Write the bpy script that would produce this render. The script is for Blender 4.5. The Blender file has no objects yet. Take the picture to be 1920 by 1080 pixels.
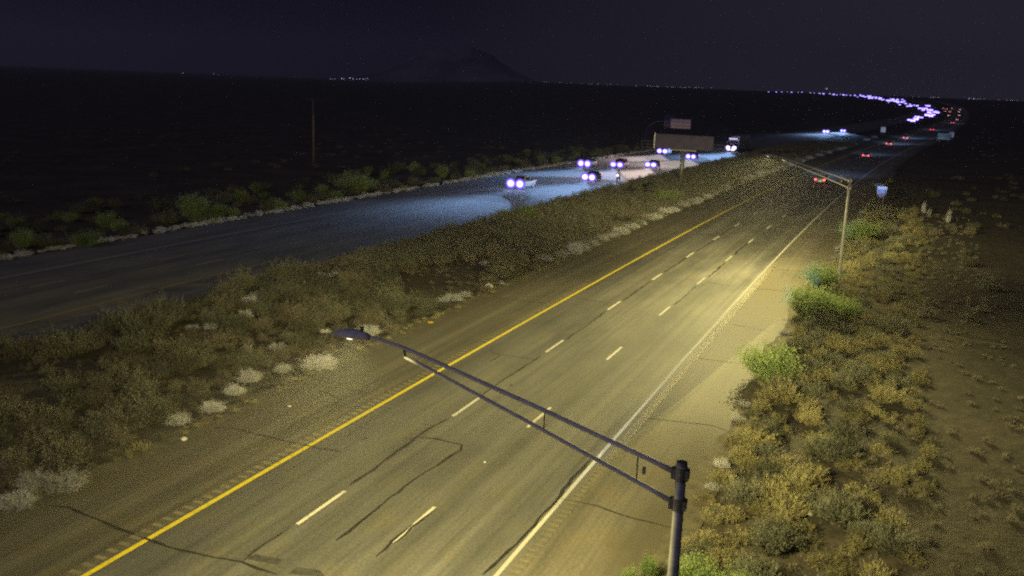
import bpy, math, random
import numpy as np
from mathutils import Vector, Matrix, noise as mnoise

random.seed(7)
RS = np.random.RandomState(11)
SC = bpy.context.scene
COL = SC.collection
PI = math.pi

# ------------------------------------------------------------------ camera
F_PX, PITCH, ROLL, YAW, CAM_H = 1790.0, 0.2094, 0.0404, 0.3680, 14.88
cy, sy = math.cos(YAW), math.sin(YAW)
cp, sp = math.cos(PITCH), math.sin(PITCH)
FW = Vector((-sy * cp, cy * cp, -sp))
_r = Vector((cy, sy, 0.0))
_u = _r.cross(FW)
RT = _r * math.cos(ROLL) + _u * math.sin(ROLL)
UP = -_r * math.sin(ROLL) + _u * math.cos(ROLL)
cam_data = bpy.data.cameras.new("camera")
cam = bpy.data.objects.new("camera", cam_data)
COL.objects.link(cam)
M = Matrix((RT, UP, -FW)).transposed().to_4x4()
M.translation = (0, 0, CAM_H)
cam.matrix_world = M
cam_data.sensor_width = 36.0
cam_data.lens = 36.0 * F_PX / 1920.0
cam_data.clip_start = 0.5
cam_data.clip_end = 40000.0
SC.camera = cam

# ------------------------------------------------------------------ night sky, fill light, exposure
world = bpy.data.worlds.new("World")
SC.world = world
world.use_nodes = True
wn, wl = world.node_tree.nodes, world.node_tree.links
wn.clear()
w_out = wn.new("ShaderNodeOutputWorld")
w_bg = wn.new("ShaderNodeBackground")
w_tc = wn.new("ShaderNodeTexCoord")
w_sep = wn.new("ShaderNodeSeparateXYZ")
w_dot = wn.new("ShaderNodeVectorMath"); w_dot.operation = "DOT_PRODUCT"
w_dot.inputs[1].default_value = (0.18, 0.98, 0.0)          # town glow lies down the highway
w_map = wn.new("ShaderNodeMapRange")
w_map.inputs[1].default_value, w_map.inputs[2].default_value = 0.80, 1.0
w_el = wn.new("ShaderNodeMapRange")
w_el.inputs[1].default_value, w_el.inputs[2].default_value = 0.0, 0.35
w_el.inputs[3].default_value, w_el.inputs[4].default_value = 1.0, 0.35
w_mul = wn.new("ShaderNodeMath"); w_mul.operation = "MULTIPLY"
w_mix = wn.new("ShaderNodeMix"); w_mix.data_type = "RGBA"
w_mix.inputs[6].default_value = (0.0034, 0.0031, 0.0078, 1)
w_mix.inputs[7].default_value = (0.0250, 0.0232, 0.0325, 1)
wl.new(w_tc.outputs["Generated"], w_dot.inputs[0])
wl.new(w_tc.outputs["Generated"], w_sep.inputs[0])
wl.new(w_dot.outputs["Value"], w_map.inputs[0])
wl.new(w_sep.outputs[2], w_el.inputs[0])
wl.new(w_map.outputs[0], w_mul.inputs[0])
wl.new(w_el.outputs[0], w_mul.inputs[1])
wl.new(w_mul.outputs[0], w_mix.inputs[0])
wl.new(w_mix.outputs[2], w_bg.inputs[0])
w_bg.inputs[1].default_value = 1.0
wl.new(w_bg.outputs[0], w_out.inputs[0])

night_fill_d = bpy.data.lights.new("night_fill", "SUN")  # added fill lamp that lifts the dark ground and sign faces
night_fill_d.energy = 0.55
night_fill_d.color = (0.66, 0.62, 1.0)
night_fill_d.angle = math.radians(12)
night_fill = bpy.data.objects.new("night_fill", night_fill_d)
COL.objects.link(night_fill)
night_fill.rotation_euler = (math.radians(58), 0, math.radians(-25))

SC.view_settings.view_transform = "Standard"
SC.view_settings.look = "None"
SC.view_settings.exposure = 0.0
SC.view_settings.gamma = 1.0
SC.view_settings.use_curve_mapping = False
SC.render.engine = "CYCLES"
SC.cycles.max_bounces = 5
SC.cycles.volume_bounces = 0
SC.cycles.diffuse_bounces = 3
SC.cycles.glossy_bounces = 2
SC.cycles.sample_clamp_indirect = 0.35
SC.cycles.sample_clamp_direct = 2.2
SC.cycles.use_adaptive_sampling = False
SC.cycles.use_denoising = False          # the night camera grain stays
SC.cycles.filter_width = 2.2
SC.cycles.caustics_reflective = False
SC.cycles.caustics_refractive = False

LAMP_NEAR_W = 25500.0
LAMP_FAR_W = 26000.0
LAMP_COLOR = (1.0, 0.86, 0.33)
BEAM_W = 330000.0
HAZE_DENSITY = 0.00010
BEAM_SIGN = 1.0
BEAM_COLOR = (0.32, 0.54, 1.0)

# ------------------------------------------------------------------ place: terrain and the highway's line
ZK = np.array([[0, 0], [900, 0], [1300, 4.0], [1900, 14.9], [2600, 21.5], [4500, 32.5], [9000, 50.0], [16000, 60.0]], float)
def terrain_xy(x, y):
    """valley floor: level near the highway, rising far ahead and to the right, hardly at all to the left"""
    az = np.arctan2(x, y)
    k = np.clip((az + 0.53) / 0.20, 0, 1)
    return np.interp(np.hypot(x, y), ZK[:, 0], ZK[:, 1]) * (0.12 + 0.88 * k * k * (3 - 2 * k))

_s = np.arange(-200.0, 7001.0, 2.0)
_sl = np.interp(_s, [-200, 0, 350, 500, 700, 1000, 1300, 1600, 2200, 3000, 7000],
                [-0.0568, 0, 0.0994, 0.086, 0.082, 0.072, 0.05, 0.0, -0.14, -0.30, -0.50])
_a = np.concatenate([[0], np.cumsum((_sl[1:] + _sl[:-1]) * 1.0)])
_a -= np.interp(0, _s, _a)
def bend(s):
    return np.interp(s, _s, _a)
def road_xy(s, lat):
    return bend(s) + lat, s
def heading(s):                                            # road direction as a rotation about z
    d = (bend(s + 2) - bend(s - 2)) / 4.0
    return -math.atan(d)
def lat_of(x, y):
    return x - float(bend(y))

def ground_at(px, py, z=0.0):
    """where the line of sight through a picture point meets the terrain (or the height z above it)"""
    d = FW + RT * ((px - 960) / F_PX) - UP * ((py - 540) / F_PX)
    hl = math.hypot(d.x, d.y)
    t_hit = None
    last = 0.0
    for r in np.concatenate([np.arange(8, 900, 1.0), np.arange(900, 9000, 10.0)]):
        t = r / hl
        if CAM_H + d.z * t <= float(terrain_xy(d.x * t, d.y * t)) + z:
            t_hit = t
            break
        last = t
    if t_hit is None:
        t_hit = 8000 / hl
    else:
        lo, hi = last, t_hit
        for _ in range(25):
            m = (lo + hi) / 2
            if CAM_H + d.z * m <= float(terrain_xy(d.x * m, d.y * m)) + z: hi = m
            else: lo = m
        t_hit = hi
    return d.x * t_hit, d.y * t_hit, float(terrain_xy(d.x * t_hit, d.y * t_hit))

# ------------------------------------------------------------------ helpers
def tag(o, label=None, cat=None, group=None, kind=None):
    if label: o["label"] = label
    if cat: o["category"] = cat
    if group: o["group"] = group
    if kind: o["kind"] = kind
    return o

def link(o, parent=None):
    COL.objects.link(o)
    if parent is not None: o.parent = parent
    return o

def empty(name, loc=(0, 0, 0), rz=0.0):
    o = bpy.data.objects.new(name, None)
    o.location = loc
    o.rotation_euler = (0, 0, rz)
    o.empty_display_size = 0.3
    return link(o)

def mesh_np(name, V, Q, mats, midx=None, uv=None, smooth=False):
    """V (n,3) floats, Q (m,4) or (m,3) ints"""
    V = np.asarray(V, np.float32); Q = np.asarray(Q, np.int32)
    k = Q.shape[1]
    me = bpy.data.meshes.new(name)
    me.vertices.add(len(V)); me.vertices.foreach_set("co", V.ravel())
    me.loops.add(Q.size); me.loops.foreach_set("vertex_index", Q.ravel())
    me.polygons.add(len(Q))
    me.polygons.foreach_set("loop_start", np.arange(0, Q.size, k, dtype=np.int32))
    if midx is not None: me.polygons.foreach_set("material_index", np.asarray(midx, np.int32))
    for m in (mats if isinstance(mats, (list, tuple)) else [mats]): me.materials.append(m)
    if uv is not None:
        l = me.uv_layers.new(name="UVMap")
        l.data.foreach_set("uv", np.asarray(uv, np.float32)[Q.ravel()].ravel())
    me.update(calc_edges=True)
    if smooth: me.polygons.foreach_set("use_smooth", np.ones(len(Q), bool))
    return me

class MB:
    """collects shapes and links them as ONE mesh object"""
    def __init__(self): self.v = []; self.f = []; self.mi = []; self.cur = 0
    def face(self, pts):
        n = len(self.v); self.v += [tuple(p) for p in pts]
        self.f.append(tuple(range(n, n + len(pts)))); self.mi.append(self.cur)
    def hexa(self, p):                                     # 8 points: bottom ring 0-3, top ring 4-7
        n = len(self.v); self.v += [tuple(q) for q in p]
        for f in ((3, 2, 1, 0), (4, 5, 6, 7), (0, 1, 5, 4), (1, 2, 6, 5), (2, 3, 7, 6), (3, 0, 4, 7)):
            self.f.append(tuple(n + i for i in f)); self.mi.append(self.cur)
    def box(self, c, s):
        x, y, z = c; a, b, h = s[0] / 2, s[1] / 2, s[2] / 2
        self.hexa([(x - a, y - b, z - h), (x + a, y - b, z - h), (x + a, y + b, z - h), (x - a, y + b, z - h),
                   (x - a, y - b, z + h), (x + a, y - b, z + h), (x + a, y + b, z + h), (x - a, y + b, z + h)])
    def tube(self, pts, rad, n=8, cap=True):
        pts = [Vector(p) for p in pts]
        rad = rad if isinstance(rad, (list, tuple)) else [rad] * len(pts)
        base = len(self.v); up = None
        for i, p in enumerate(pts):
            t = (pts[min(i + 1, len(pts) - 1)] - pts[max(i - 1, 0)]).normalized()
            if up is None: up = Vector((0, 0, 1)) if abs(t.z) < 0.9 else Vector((0, 1, 0))
            a = t.cross(up).normalized(); b = a.cross(t).normalized()
            for k in range(n):
                an = 2 * PI * k / n
                self.v.append(tuple(p + (a * math.cos(an) + b * math.sin(an)) * rad[i]))
        for i in range(len(pts) - 1):
            for k in range(n):
                self.f.append((base + i * n + k, base + i * n + (k + 1) % n, base + (i + 1) * n + (k + 1) % n, base + (i + 1) * n + k)); self.mi.append(self.cur)
        if cap:
            self.f.append(tuple(base + k for k in reversed(range(n)))); self.mi.append(self.cur)
            e = base + (len(pts) - 1) * n
            self.f.append(tuple(e + k for k in range(n))); self.mi.append(self.cur)
    def loft(self, rings, cap=True):                       # rings of equal length
        base = len(self.v); n = len(rings[0])
        for r in rings: self.v += [tuple(p) for p in r]
        for i in range(len(rings) - 1):
            for k in range(n):
                self.f.append((base + i * n + k, base + i * n + (k + 1) % n, base + (i + 1) * n + (k + 1) % n, base + (i + 1) * n + k)); self.mi.append(self.cur)
        if cap:
            self.f.append(tuple(base + k for k in reversed(range(n)))); self.mi.append(self.cur)
            e = base + (len(rings) - 1) * n
            self.f.append(tuple(e + k for k in range(n))); self.mi.append(self.cur)
    def mesh(self, name, mats, smooth=False):
        me = bpy.data.meshes.new(name)
        me.from_pydata(self.v, [], self.f)
        for m in (mats if isinstance(mats, (list, tuple)) else [mats]): me.materials.append(m)
        if len(me.materials) > 1: me.polygons.foreach_set("material_index", self.mi)
        if smooth: me.polygons.foreach_set("use_smooth", [True] * len(me.polygons))
        me.update()
        return me
    def build(self, name, mats, parent=None, smooth=False, bevel=0.0):
        o = link(bpy.data.objects.new(name, self.mesh(name, mats, smooth)), parent)
        if bevel:
            b = o.modifiers.new("Bevel", "BEVEL"); b.width = bevel; b.segments = 2; b.limit_method = "ANGLE"
        return o

def kids(o): return list(o.children)
def copy_tree(o, parent=None):
    c = o.copy(); COL.objects.link(c)
    if parent is not None: c.parent = parent
    for ch in kids(o): copy_tree(ch, c)
    return c

# ------------------------------------------------------------------ materials
def new_mat(name):
    m = bpy.data.materials.new(name); m.use_nodes = True
    nt = m.node_tree
    return m, nt, nt.nodes["Principled BSDF"]

def ramp(nt, fac, stops):
    r = nt.nodes.new("ShaderNodeValToRGB")
    el = r.color_ramp.elements
    while len(el) < len(stops): el.new(0.5)
    for e, (p, c) in zip(el, stops): e.position = p; e.color = (*c, 1)
    nt.links.new(fac, r.inputs[0])
    return r.outputs[0]

def noise(nt, vec, scale, detail=4, rough=0.55):
    n = nt.nodes.new("ShaderNodeTexNoise")
    n.inputs["Scale"].default_value = scale; n.inputs["Detail"].default_value = detail; n.inputs["Roughness"].default_value = rough
    if vec is not None: nt.links.new(vec, n.inputs["Vector"])
    return n.outputs[0]

def mapping(nt, vec, scale):
    m = nt.nodes.new("ShaderNodeMapping"); m.inputs["Scale"].default_value = scale
    nt.links.new(vec, m.inputs["Vector"]); return m.outputs[0]

def mixc(nt, a, b, fac, mode="MIX"):
    m = nt.nodes.new("ShaderNodeMix"); m.data_type = "RGBA"; m.blend_type = mode
    for s, i in ((fac, 0), (a, 6), (b, 7)):
        if hasattr(s, "is_output"): nt.links.new(s, m.inputs[i])
        elif i == 0: m.inputs[0].default_value = s
        else: m.inputs[i].default_value = (*s, 1)
    return m.outputs[2]

def bump(nt, bsdf, h, strength, dist=0.02):
    b = nt.nodes.new("ShaderNodeBump"); b.inputs["Strength"].default_value = strength; b.inputs["Distance"].default_value = dist
    nt.links.new(h, b.inputs["Height"]); nt.links.new(b.outputs[0], bsdf.inputs["Normal"])

def pavement_mat(name, dark, light, tint, streak, rough=0.8, dusty=None):
    m, nt, b = new_mat(name)
    uv = nt.nodes.new("ShaderNodeUVMap").outputs[0]        # u = metres across, v = metres along
    big = noise(nt, mapping(nt, uv, (0.35, 0.10, 1)), 1.0, 5, 0.6)
    strk = noise(nt, mapping(nt, uv, (2.6, 0.035, 1)), 1.0, 4, 0.65)
    fine = noise(nt, mapping(nt, uv, (9, 9, 1)), 1.0, 3, 0.7)
    grit = noise(nt, mapping(nt, uv, (45, 45, 1)), 1.0, 2, 0.6)
    blot = noise(nt, mapping(nt, uv, (0.9, 0.5, 1)), 1.0, 3, 0.5)
    c = ramp(nt, big, [(0.34, dark), (0.64, light)])
    c = mixc(nt, c, tint, ramp(nt, blot, [(0.50, (0, 0, 0)), (0.72, (0.55, 0.55, 0.55))]))
    c = mixc(nt, c, ramp(nt, strk, [(0.25, (0.55, 0.55, 0.56)), (0.55, (1, 1, 1)), (0.8, (1.22, 1.2, 1.15))]), streak, "MULTIPLY")
    band = noise(nt, mapping(nt, uv, (0.95, 0.006, 1)), 1.0, 3, 0.5)
    c = mixc(nt, c, ramp(nt, band, [(0.36, (0.74, 0.74, 0.74)), (0.60, (1.12, 1.11, 1.08))]), streak, "MULTIPLY")
    c = mixc(nt, c, ramp(nt, fine, [(0.3, (0.66, 0.66, 0.67)), (0.7, (1.28, 1.27, 1.25))]), 0.8, "MULTIPLY")
    c = mixc(nt, c, ramp(nt, grit, [(0.3, (0.72, 0.72, 0.72)), (0.7, (1.25, 1.25, 1.25))]), 0.7, "MULTIPLY")
    if dusty:                                              # washed-on dirt thickening towards the outer edge
        sx = nt.nodes.new("ShaderNodeSeparateXYZ"); nt.links.new(uv, sx.inputs[0])
        mr = nt.nodes.new("ShaderNodeMapRange"); nt.links.new(sx.outputs[0], mr.inputs[0])
        mr.inputs[1].default_value, mr.inputs[2].default_value = dusty[0], dusty[1]
        ad = nt.nodes.new("ShaderNodeMath"); ad.operation = "MULTIPLY_ADD"; nt.links.new(blot, ad.inputs[0]); ad.inputs[1].default_value = 0.9
        nt.links.new(mr.outputs[0], ad.inputs[2])
        c = mixc(nt, c, (0.075, 0.066, 0.046), ramp(nt, ad.outputs[0], [(0.55, (0, 0, 0)), (1.0, (.9, .9, .9))]))
    nt.links.new(c, b.inputs["Base Color"])
    b.inputs["Roughness"].default_value = rough
    b.inputs["Specular IOR Level"].default_value = 0.2
    bump(nt, b, grit, 0.5, 0.006)
    return m

M_LANE = pavement_mat("asphalt_lanes", (0.075, 0.075, 0.076), (0.138, 0.133, 0.124), (0.130, 0.118, 0.075), 0.8)
M_SHOUL = pavement_mat("asphalt_median_shoulder", (0.078, 0.072, 0.058), (0.122, 0.112, 0.086), (0.125, 0.102, 0.055), 0.9, dusty=(-24.6, -26.2))
M_SHOULR = pavement_mat("asphalt_outer_shoulder", (0.090, 0.084, 0.070), (0.145, 0.132, 0.104), (0.155, 0.125, 0.070), 0.8, dusty=(-7.6, -5.4))

def plain(name, color, rough=0.6, metal=0.0, var=0.25, scale=6.0, spec=0.4):
    m, nt, b = new_mat(name)
    tc = nt.nodes.new("ShaderNodeTexCoord").outputs["Object"]
    n = noise(nt, tc, scale, 4, 0.6)
    lo = tuple(c * (1 - var) for c in color); hi = tuple(min(1, c * (1 + var)) for c in color)
    nt.links.new(ramp(nt, n, [(0.3, lo), (0.7, hi)]), b.inputs["Base Color"])
    b.inputs["Roughness"].default_value = rough; b.inputs["Metallic"].default_value = metal
    b.inputs["Specular IOR Level"].default_value = spec
    return m

def paint_mat(name, color, worn):
    m, nt, b = new_mat(name)
    geo = nt.nodes.new("ShaderNodeNewGeometry").outputs["Position"]
    n = noise(nt, geo, 5.0, 5, 0.7); n2 = noise(nt, geo, 30.0, 3, 0.7)
    c = ramp(nt, n, [(0.34, worn), (0.50, color)])
    c = mixc(nt, c, ramp(nt, n2, [(0.30, (0.6, 0.6, 0.6)), (0.5, (1, 1, 1))]), 0.7, "MULTIPLY")
    nt.links.new(c, b.inputs["Base Color"]); b.inputs["Roughness"].default_value = 0.6
    return m
M_WHITE = paint_mat("road_paint_white", (0.72, 0.69, 0.57), (0.32, 0.30, 0.24))
M_YELLOW = paint_mat("road_paint_yellow", (0.84, 0.66, 0.02), (0.55, 0.43, 0.03))
M_WHITEO = paint_mat("worn_white_paint", (0.30, 0.29, 0.27), (0.16, 0.155, 0.14))
M_YELLOWO = paint_mat("worn_yellow_paint", (0.26, 0.18, 0.03), (0.15, 0.11, 0.03))
M_RIDGE = plain("ground_groove_pale", (0.19, 0.165, 0.10), 0.9, 0, 0.25, 2, 0.1)
M_TAR = plain("tar_sealant", (0.020, 0.019, 0.018), 0.85, 0, 0.35, 3, 0.08)
M_PATCH = plain("patch_asphalt", (0.045, 0.043, 0.040), 0.7, 0, 0.4, 4)

def dirt_mat():
    m, nt, b = new_mat("desert_dirt")
    geo = nt.nodes.new("ShaderNodeNewGeometry").outputs["Position"]
    big = noise(nt, geo, 0.12, 6, 0.65); mid = noise(nt, geo, 1.3, 5, 0.65); fine = noise(nt, geo, 12, 4, 0.7)
    c = ramp(nt, big, [(0.30, (0.036, 0.032, 0.025)), (0.52, (0.060, 0.053, 0.040)), (0.75, (0.095, 0.082, 0.062))])
    c = mixc(nt, c, ramp(nt, mid, [(0.3, (0.55, 0.56, 0.52)), (0.7, (1.3, 1.28, 1.2))]), 0.85, "MULTIPLY")
    c = mixc(nt, c, ramp(nt, fine, [(0.3, (0.65, 0.65, 0.65)), (0.7, (1.3, 1.3, 1.3))]), 0.85, "MULTIPLY")
    nt.links.new(c, b.inputs["Base Color"]); b.inputs["Roughness"].default_value = 0.95
    b.inputs["Specular IOR Level"].default_value = 0.1
    bump(nt, b, mid, 0.8, 0.15)
    return m
M_DIRT = dirt_mat()
M_ROCK = plain("mountain_rock", (0.085, 0.078, 0.08), 0.95, 0, 0.4, 0.004, 0.1)

def leaf_mat(name, a, b_, c_, rough=0.75, trans=0.25):
    """per-leaf colour variation; a dark, b mid, c pale"""
    m, nt, b = new_mat(name)
    g = nt.nodes.new("ShaderNodeNewGeometry")
    oi = nt.nodes.new("ShaderNodeObjectInfo")
    n = noise(nt, g.outputs["Position"], 0.55, 3, 0.6)
    add = nt.nodes.new("ShaderNodeMath"); add.operation = "MULTIPLY_ADD"
    nt.links.new(g.outputs["Random Per Island"], add.inputs[0]); add.inputs[1].default_value = 0.45
    nt.links.new(n, add.inputs[2])
    ad2 = nt.nodes.new("ShaderNodeMath"); ad2.operation = "MULTIPLY_ADD"
    nt.links.new(oi.outputs["Random"], ad2.inputs[0]); ad2.inputs[1].default_value = 0.30
    nt.links.new(add.outputs[0], ad2.inputs[2])
    c = ramp(nt, ad2.outputs[0], [(0.45, a), (0.85, b_), (1.0, c_)])
    nt.links.new(c, b.inputs["Base Color"])
    b.inputs["Roughness"].default_value = rough; b.inputs["Specular IOR Level"].default_value = 0.25
    tr = nt.nodes.new("ShaderNodeBsdfTranslucent"); nt.links.new(c, tr.inputs[0])
    mx = nt.nodes.new("ShaderNodeMixShader"); mx.inputs[0].default_value = trans
    nt.links.new(b.outputs[0], mx.inputs[1]); nt.links.new(tr.outputs[0], mx.inputs[2])
    nt.links.new(mx.outputs[0], nt.nodes["Material Output"].inputs[0])
    return m
M_OLIVE = leaf_mat("leaf_olive", (0.032, 0.035, 0.025), (0.080, 0.085, 0.060), (0.150, 0.152, 0.112))
M_BROWN = leaf_mat("leaf_dry_brown", (0.048, 0.043, 0.034), (0.105, 0.093, 0.068), (0.19, 0.17, 0.13))
M_GREEN = leaf_mat("leaf_green", (0.075, 0.110, 0.040), (0.160, 0.220, 0.072), (0.25, 0.315, 0.14), trans=.4)
M_PALE = leaf_mat("leaf_pale_grey", (0.17, 0.165, 0.16), (0.33, 0.325, 0.33), (0.54, 0.54, 0.57))
M_STRAW = leaf_mat("leaf_straw", (0.085, 0.078, 0.038), (0.175, 0.158, 0.076), (0.30, 0.27, 0.14))
M_TWIG = plain("twig_bark", (0.060, 0.048, 0.034), 0.9, 0, 0.3, 8, 0.2)
M_TWIGP = plain("twig_pale", (0.20, 0.175, 0.135), 0.9, 0, 0.3, 8, 0.2)

M_GALV = plain("galvanised_steel", (0.24, 0.235, 0.225), 0.6, 0.3, 0.25, 5)
M_ARM = plain("arm_steel", (0.46, 0.44, 0.40), 0.6, 0.0, 0.2, 5)
M_GALVD = plain("weathered_steel", (0.16, 0.155, 0.15), 0.5, 0.6, 0.3, 5)
M_PANEL = plain("sign_back_aluminium", (0.060, 0.054, 0.090), 0.85, 0.0, 0.18, 1.2, 0.04)
M_PANELP = plain("sign_panel_pink_grey", (0.40, 0.29, 0.33), 0.6, 0.0, 0.15, 1.2)
M_WOOD = plain("weathered_timber", (0.13, 0.10, 0.075), 0.9, 0, 0.3, 3)
M_SIGNW = plain("sign_white_sheet", (0.82, 0.82, 0.84), 0.4, 0, 0.04, 3)
M_SIGNB = plain("sign_blue_sheet", (0.16, 0.18, 0.62), 0.4, 0, 0.08, 3)
M_SIGNG = plain("sign_green_sheet", (0.015, 0.10, 0.055), 0.4, 0, 0.1, 3)
M_TYRE = plain("tyre_rubber", (0.02, 0.02, 0.02), 0.8, 0, 0.2, 8)
M_RIM = plain("alloy_rim", (0.45, 0.45, 0.46), 0.35, 0.8, 0.1, 8)
M_GLASS = plain("dark_car_glass", (0.012, 0.013, 0.018), 0.08, 0, 0.1, 3, 0.6)
M_STONE = plain("pale_stone", (0.55, 0.53, 0.49), 0.9, 0, 0.2, 9)
M_STONED = plain("dark_scrap", (0.03, 0.028, 0.026), 0.8, 0, 0.3, 9)
M_REFY = plain("yellow_reflector", (0.62, 0.42, 0.04), 0.5, 0, 0.1, 9)
def car_paint(name, col):
    m = plain(name, col, 0.28, 0.25, 0.06, 2, 0.6); return m
M_CARS = {k: car_paint("car_paint_" + k, c) for k, c in dict(silver=(0.17, 0.175, 0.185), black=(0.02, 0.02, 0.024),
          white=(0.34, 0.34, 0.335), red=(0.30, 0.03, 0.03), blue=(0.05, 0.09, 0.24), grey=(0.14, 0.14, 0.15), tan=(0.2, 0.17, 0.13)).items()}

def emit(name, col, strength):
    m = bpy.data.materials.new(name); m.use_nodes = True
    nt = m.node_tree; nt.nodes.clear()
    e = nt.nodes.new("ShaderNodeEmission"); e.inputs[0].default_value = (*col, 1); e.inputs[1].default_value = strength
    o = nt.nodes.new("ShaderNodeOutputMaterial"); nt.links.new(e.outputs[0], o.inputs[0])
    try: m.cycles.emission_sampling = "NONE"
    except Exception: pass
    return m
M_HEAD = emit("headlight_glow", (0.72, 0.60, 1.0), 220.0)
M_BLOOM = emit("headlight_bloom", (0.17, 0.10, 1.0), 3.5)  # violet glow imitating lens bloom around headlights
M_BLOOMD = emit("headlight_bloom_faint", (0.20, 0.14, 1.0), 0.75)  # fainter outer part of the imitated bloom
M_HEADF = emit("far_headlight_glow", (0.74, 0.62, 1.0), 110.0)
M_TAIL = emit("taillight_glow", (1.0, 0.07, 0.10), 22.0)
M_TAILF = emit("far_taillight_glow", (1.0, 0.42, 0.36), 9.0)
M_TOWN = emit("town_lamp_glow", (0.62, 0.60, 1.0), 120.0)
M_TOWND = emit("town_lamp_dim", (0.80, 0.74, 0.95), 80.0)
M_LENS = emit("street_lamp_lens", (1.0, 0.86, 0.62), 40.0)

# ------------------------------------------------------------------ ground, hills
def build_ground():
    rings = np.concatenate([np.arange(0, 60, 3.0), np.arange(60, 300, 8.0), np.arange(300, 900, 30), np.arange(900, 3000, 20), np.geomspace(3000, 16000, 30)])
    na = 220
    ang = np.linspace(0, 2 * PI, na, endpoint=False)
    R, A = np.meshgrid(rings, ang, indexing="ij")
    Z = terrain_xy(R * np.cos(A), R * np.sin(A))
    V = np.stack([R * np.cos(A), R * np.sin(A), Z], -1).reshape(-1, 3)
    i = np.arange(len(rings) - 1)[:, None]; j = np.arange(na)[None, :]
    jn = (j + 1) % na
    Q = np.stack([i * na + j, (i + 1) * na + j, (i + 1) * na + jn, i * na + jn], -1).reshape(-1, 4)
    o = link(bpy.data.objects.new("ground", mesh_np("ground", V, Q, M_DIRT, smooth=True)))
    tag(o, "dark bare desert ground under the shrubs and roads", kind="structure")
build_ground()

def build_mountain():
    # low double-peaked desert mountain on the skyline, left of the highway
    n = 70
    d = 6200.0
    def az(px):
        v = FW + RT * ((px - 960) / F_PX) - UP * ((158 - 540) / F_PX)
        return math.atan2(v.x, v.y)
    a0, a1 = az(600), az(1010)
    prof_x = np.array([0, .12, .25, .38, .46, .54, .60, .68, .74, .82, .9, 1.0])
    prof_h = np.array([0, 16, 60, 128, 176, 205, 192, 222, 196, 128, 58, 0.0])
    depth = np.linspace(-1, 1, 24)
    V = []; rs = np.random.RandomState(5)
    for k in depth:
        for t in np.linspace(0, 1, n):
            a = a0 + (a1 - a0) * t
            r = d + k * 700
            h = np.interp(t, prof_x, prof_h) * max(0, 1 - abs(k) ** 1.3)
            h = max(0, h + rs.uniform(-1, 1) * 0.07 * h)
            V.append((math.sin(a) * r, math.cos(a) * r, float(terrain_xy(math.sin(a) * r, math.cos(a) * r)) + h - 3))
    Q = [(i * n + j, i * n + j + 1, (i + 1) * n + j + 1, (i + 1) * n + j) for i in range(len(depth) - 1) for j in range(n - 1)]
    o = link(bpy.data.objects.new("mountain", mesh_np("mountain", np.array(V), np.array(Q), M_ROCK)))
    tag(o, "dark rocky peak on the night skyline", kind="structure")
build_mountain()

# ------------------------------------------------------------------ roads
S_GRID = np.concatenate([np.arange(-60, 500, 4.0), np.arange(500, 1500, 12.0), np.arange(1500, 5200, 30.0)])
def lift(s):
    return 0.05 + np.maximum(0, s - 500) * 0.0004
def strip(name, lat0, lat1, mat, dz=0.0, s=S_GRID, parent=None, nx=2, skirt=False):
    lats = np.linspace(lat0, lat1, nx)
    xs = bend(s)[:, None] + lats[None, :]
    ys = np.repeat(s[:, None], nx, 1)
    z = terrain_xy(xs, ys) + lift(s)[:, None] + dz
    if skirt:
        pass
    V = np.stack([xs, ys, z], -1).reshape(-1, 3)
    uv = np.stack([np.repeat(lats[None, :], len(s), 0), ys], -1).reshape(-1, 2)
    i = np.arange(len(s) - 1)[:, None]; j = np.arange(nx - 1)[None, :]
    Q = np.stack([i * nx + j, i * nx + j + 1, (i + 1) * nx + j + 1, (i + 1) * nx + j], -1).reshape(-1, 4)
    return link(bpy.data.objects.new(name, mesh_np(name, V, Q, mat, uv=uv)), parent)

WB_EDGE_IN, WB_Y, WB_D1, WB_D2, WB_W, WB_EDGE_OUT = -26.1, -20.98, -17.33, -13.79, -9.92, -5.5
EB_EDGE_IN, EB_Y, EB_D1, EB_D2, EB_W, EB_EDGE_OUT = -42.6, -46.5, -50.2, -53.85, -57.9, -63.2

road = tag(strip("road", WB_Y - 0.35, WB_W + 0.25, M_LANE, 0, nx=6), "near three-lane asphalt carriageway heading away", kind="structure")
sh_l = tag(strip("road_shoulder", WB_EDGE_IN, WB_Y - 0.35, M_SHOUL, 0, nx=3, parent=road), "brown median-side shoulder")
sh_r = tag(strip("road_shoulder", WB_W + 0.25, WB_EDGE_OUT, M_SHOULR, 0, nx=3, parent=road), "paler outer shoulder")
road2 = tag(strip("oncoming_road", EB_EDGE_OUT, EB_EDGE_IN, M_LANE, 0, nx=8), "far three-lane asphalt carriageway with oncoming traffic", kind="structure")

S_LINE = np.concatenate([np.arange(-40, 500, 2.0), np.arange(500, 1500, 10.0)])
tag(strip("edge_line", WB_Y - 0.10, WB_Y + 0.10, M_YELLOW, 0.004, S_LINE, road), "solid yellow median-side line")
tag(strip("edge_line", WB_W - 0.075, WB_W + 0.075, M_WHITE, 0.004, S_LINE, road), "solid white outer line")
tag(strip("edge_line", EB_Y - 0.09, EB_Y + 0.09, M_YELLOWO, 0.004, S_LINE, road2), "solid yellow median-side line")
tag(strip("edge_line", EB_W - 0.09, EB_W + 0.09, M_WHITEO, 0.004, S_LINE, road2), "solid white outer line")

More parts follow.
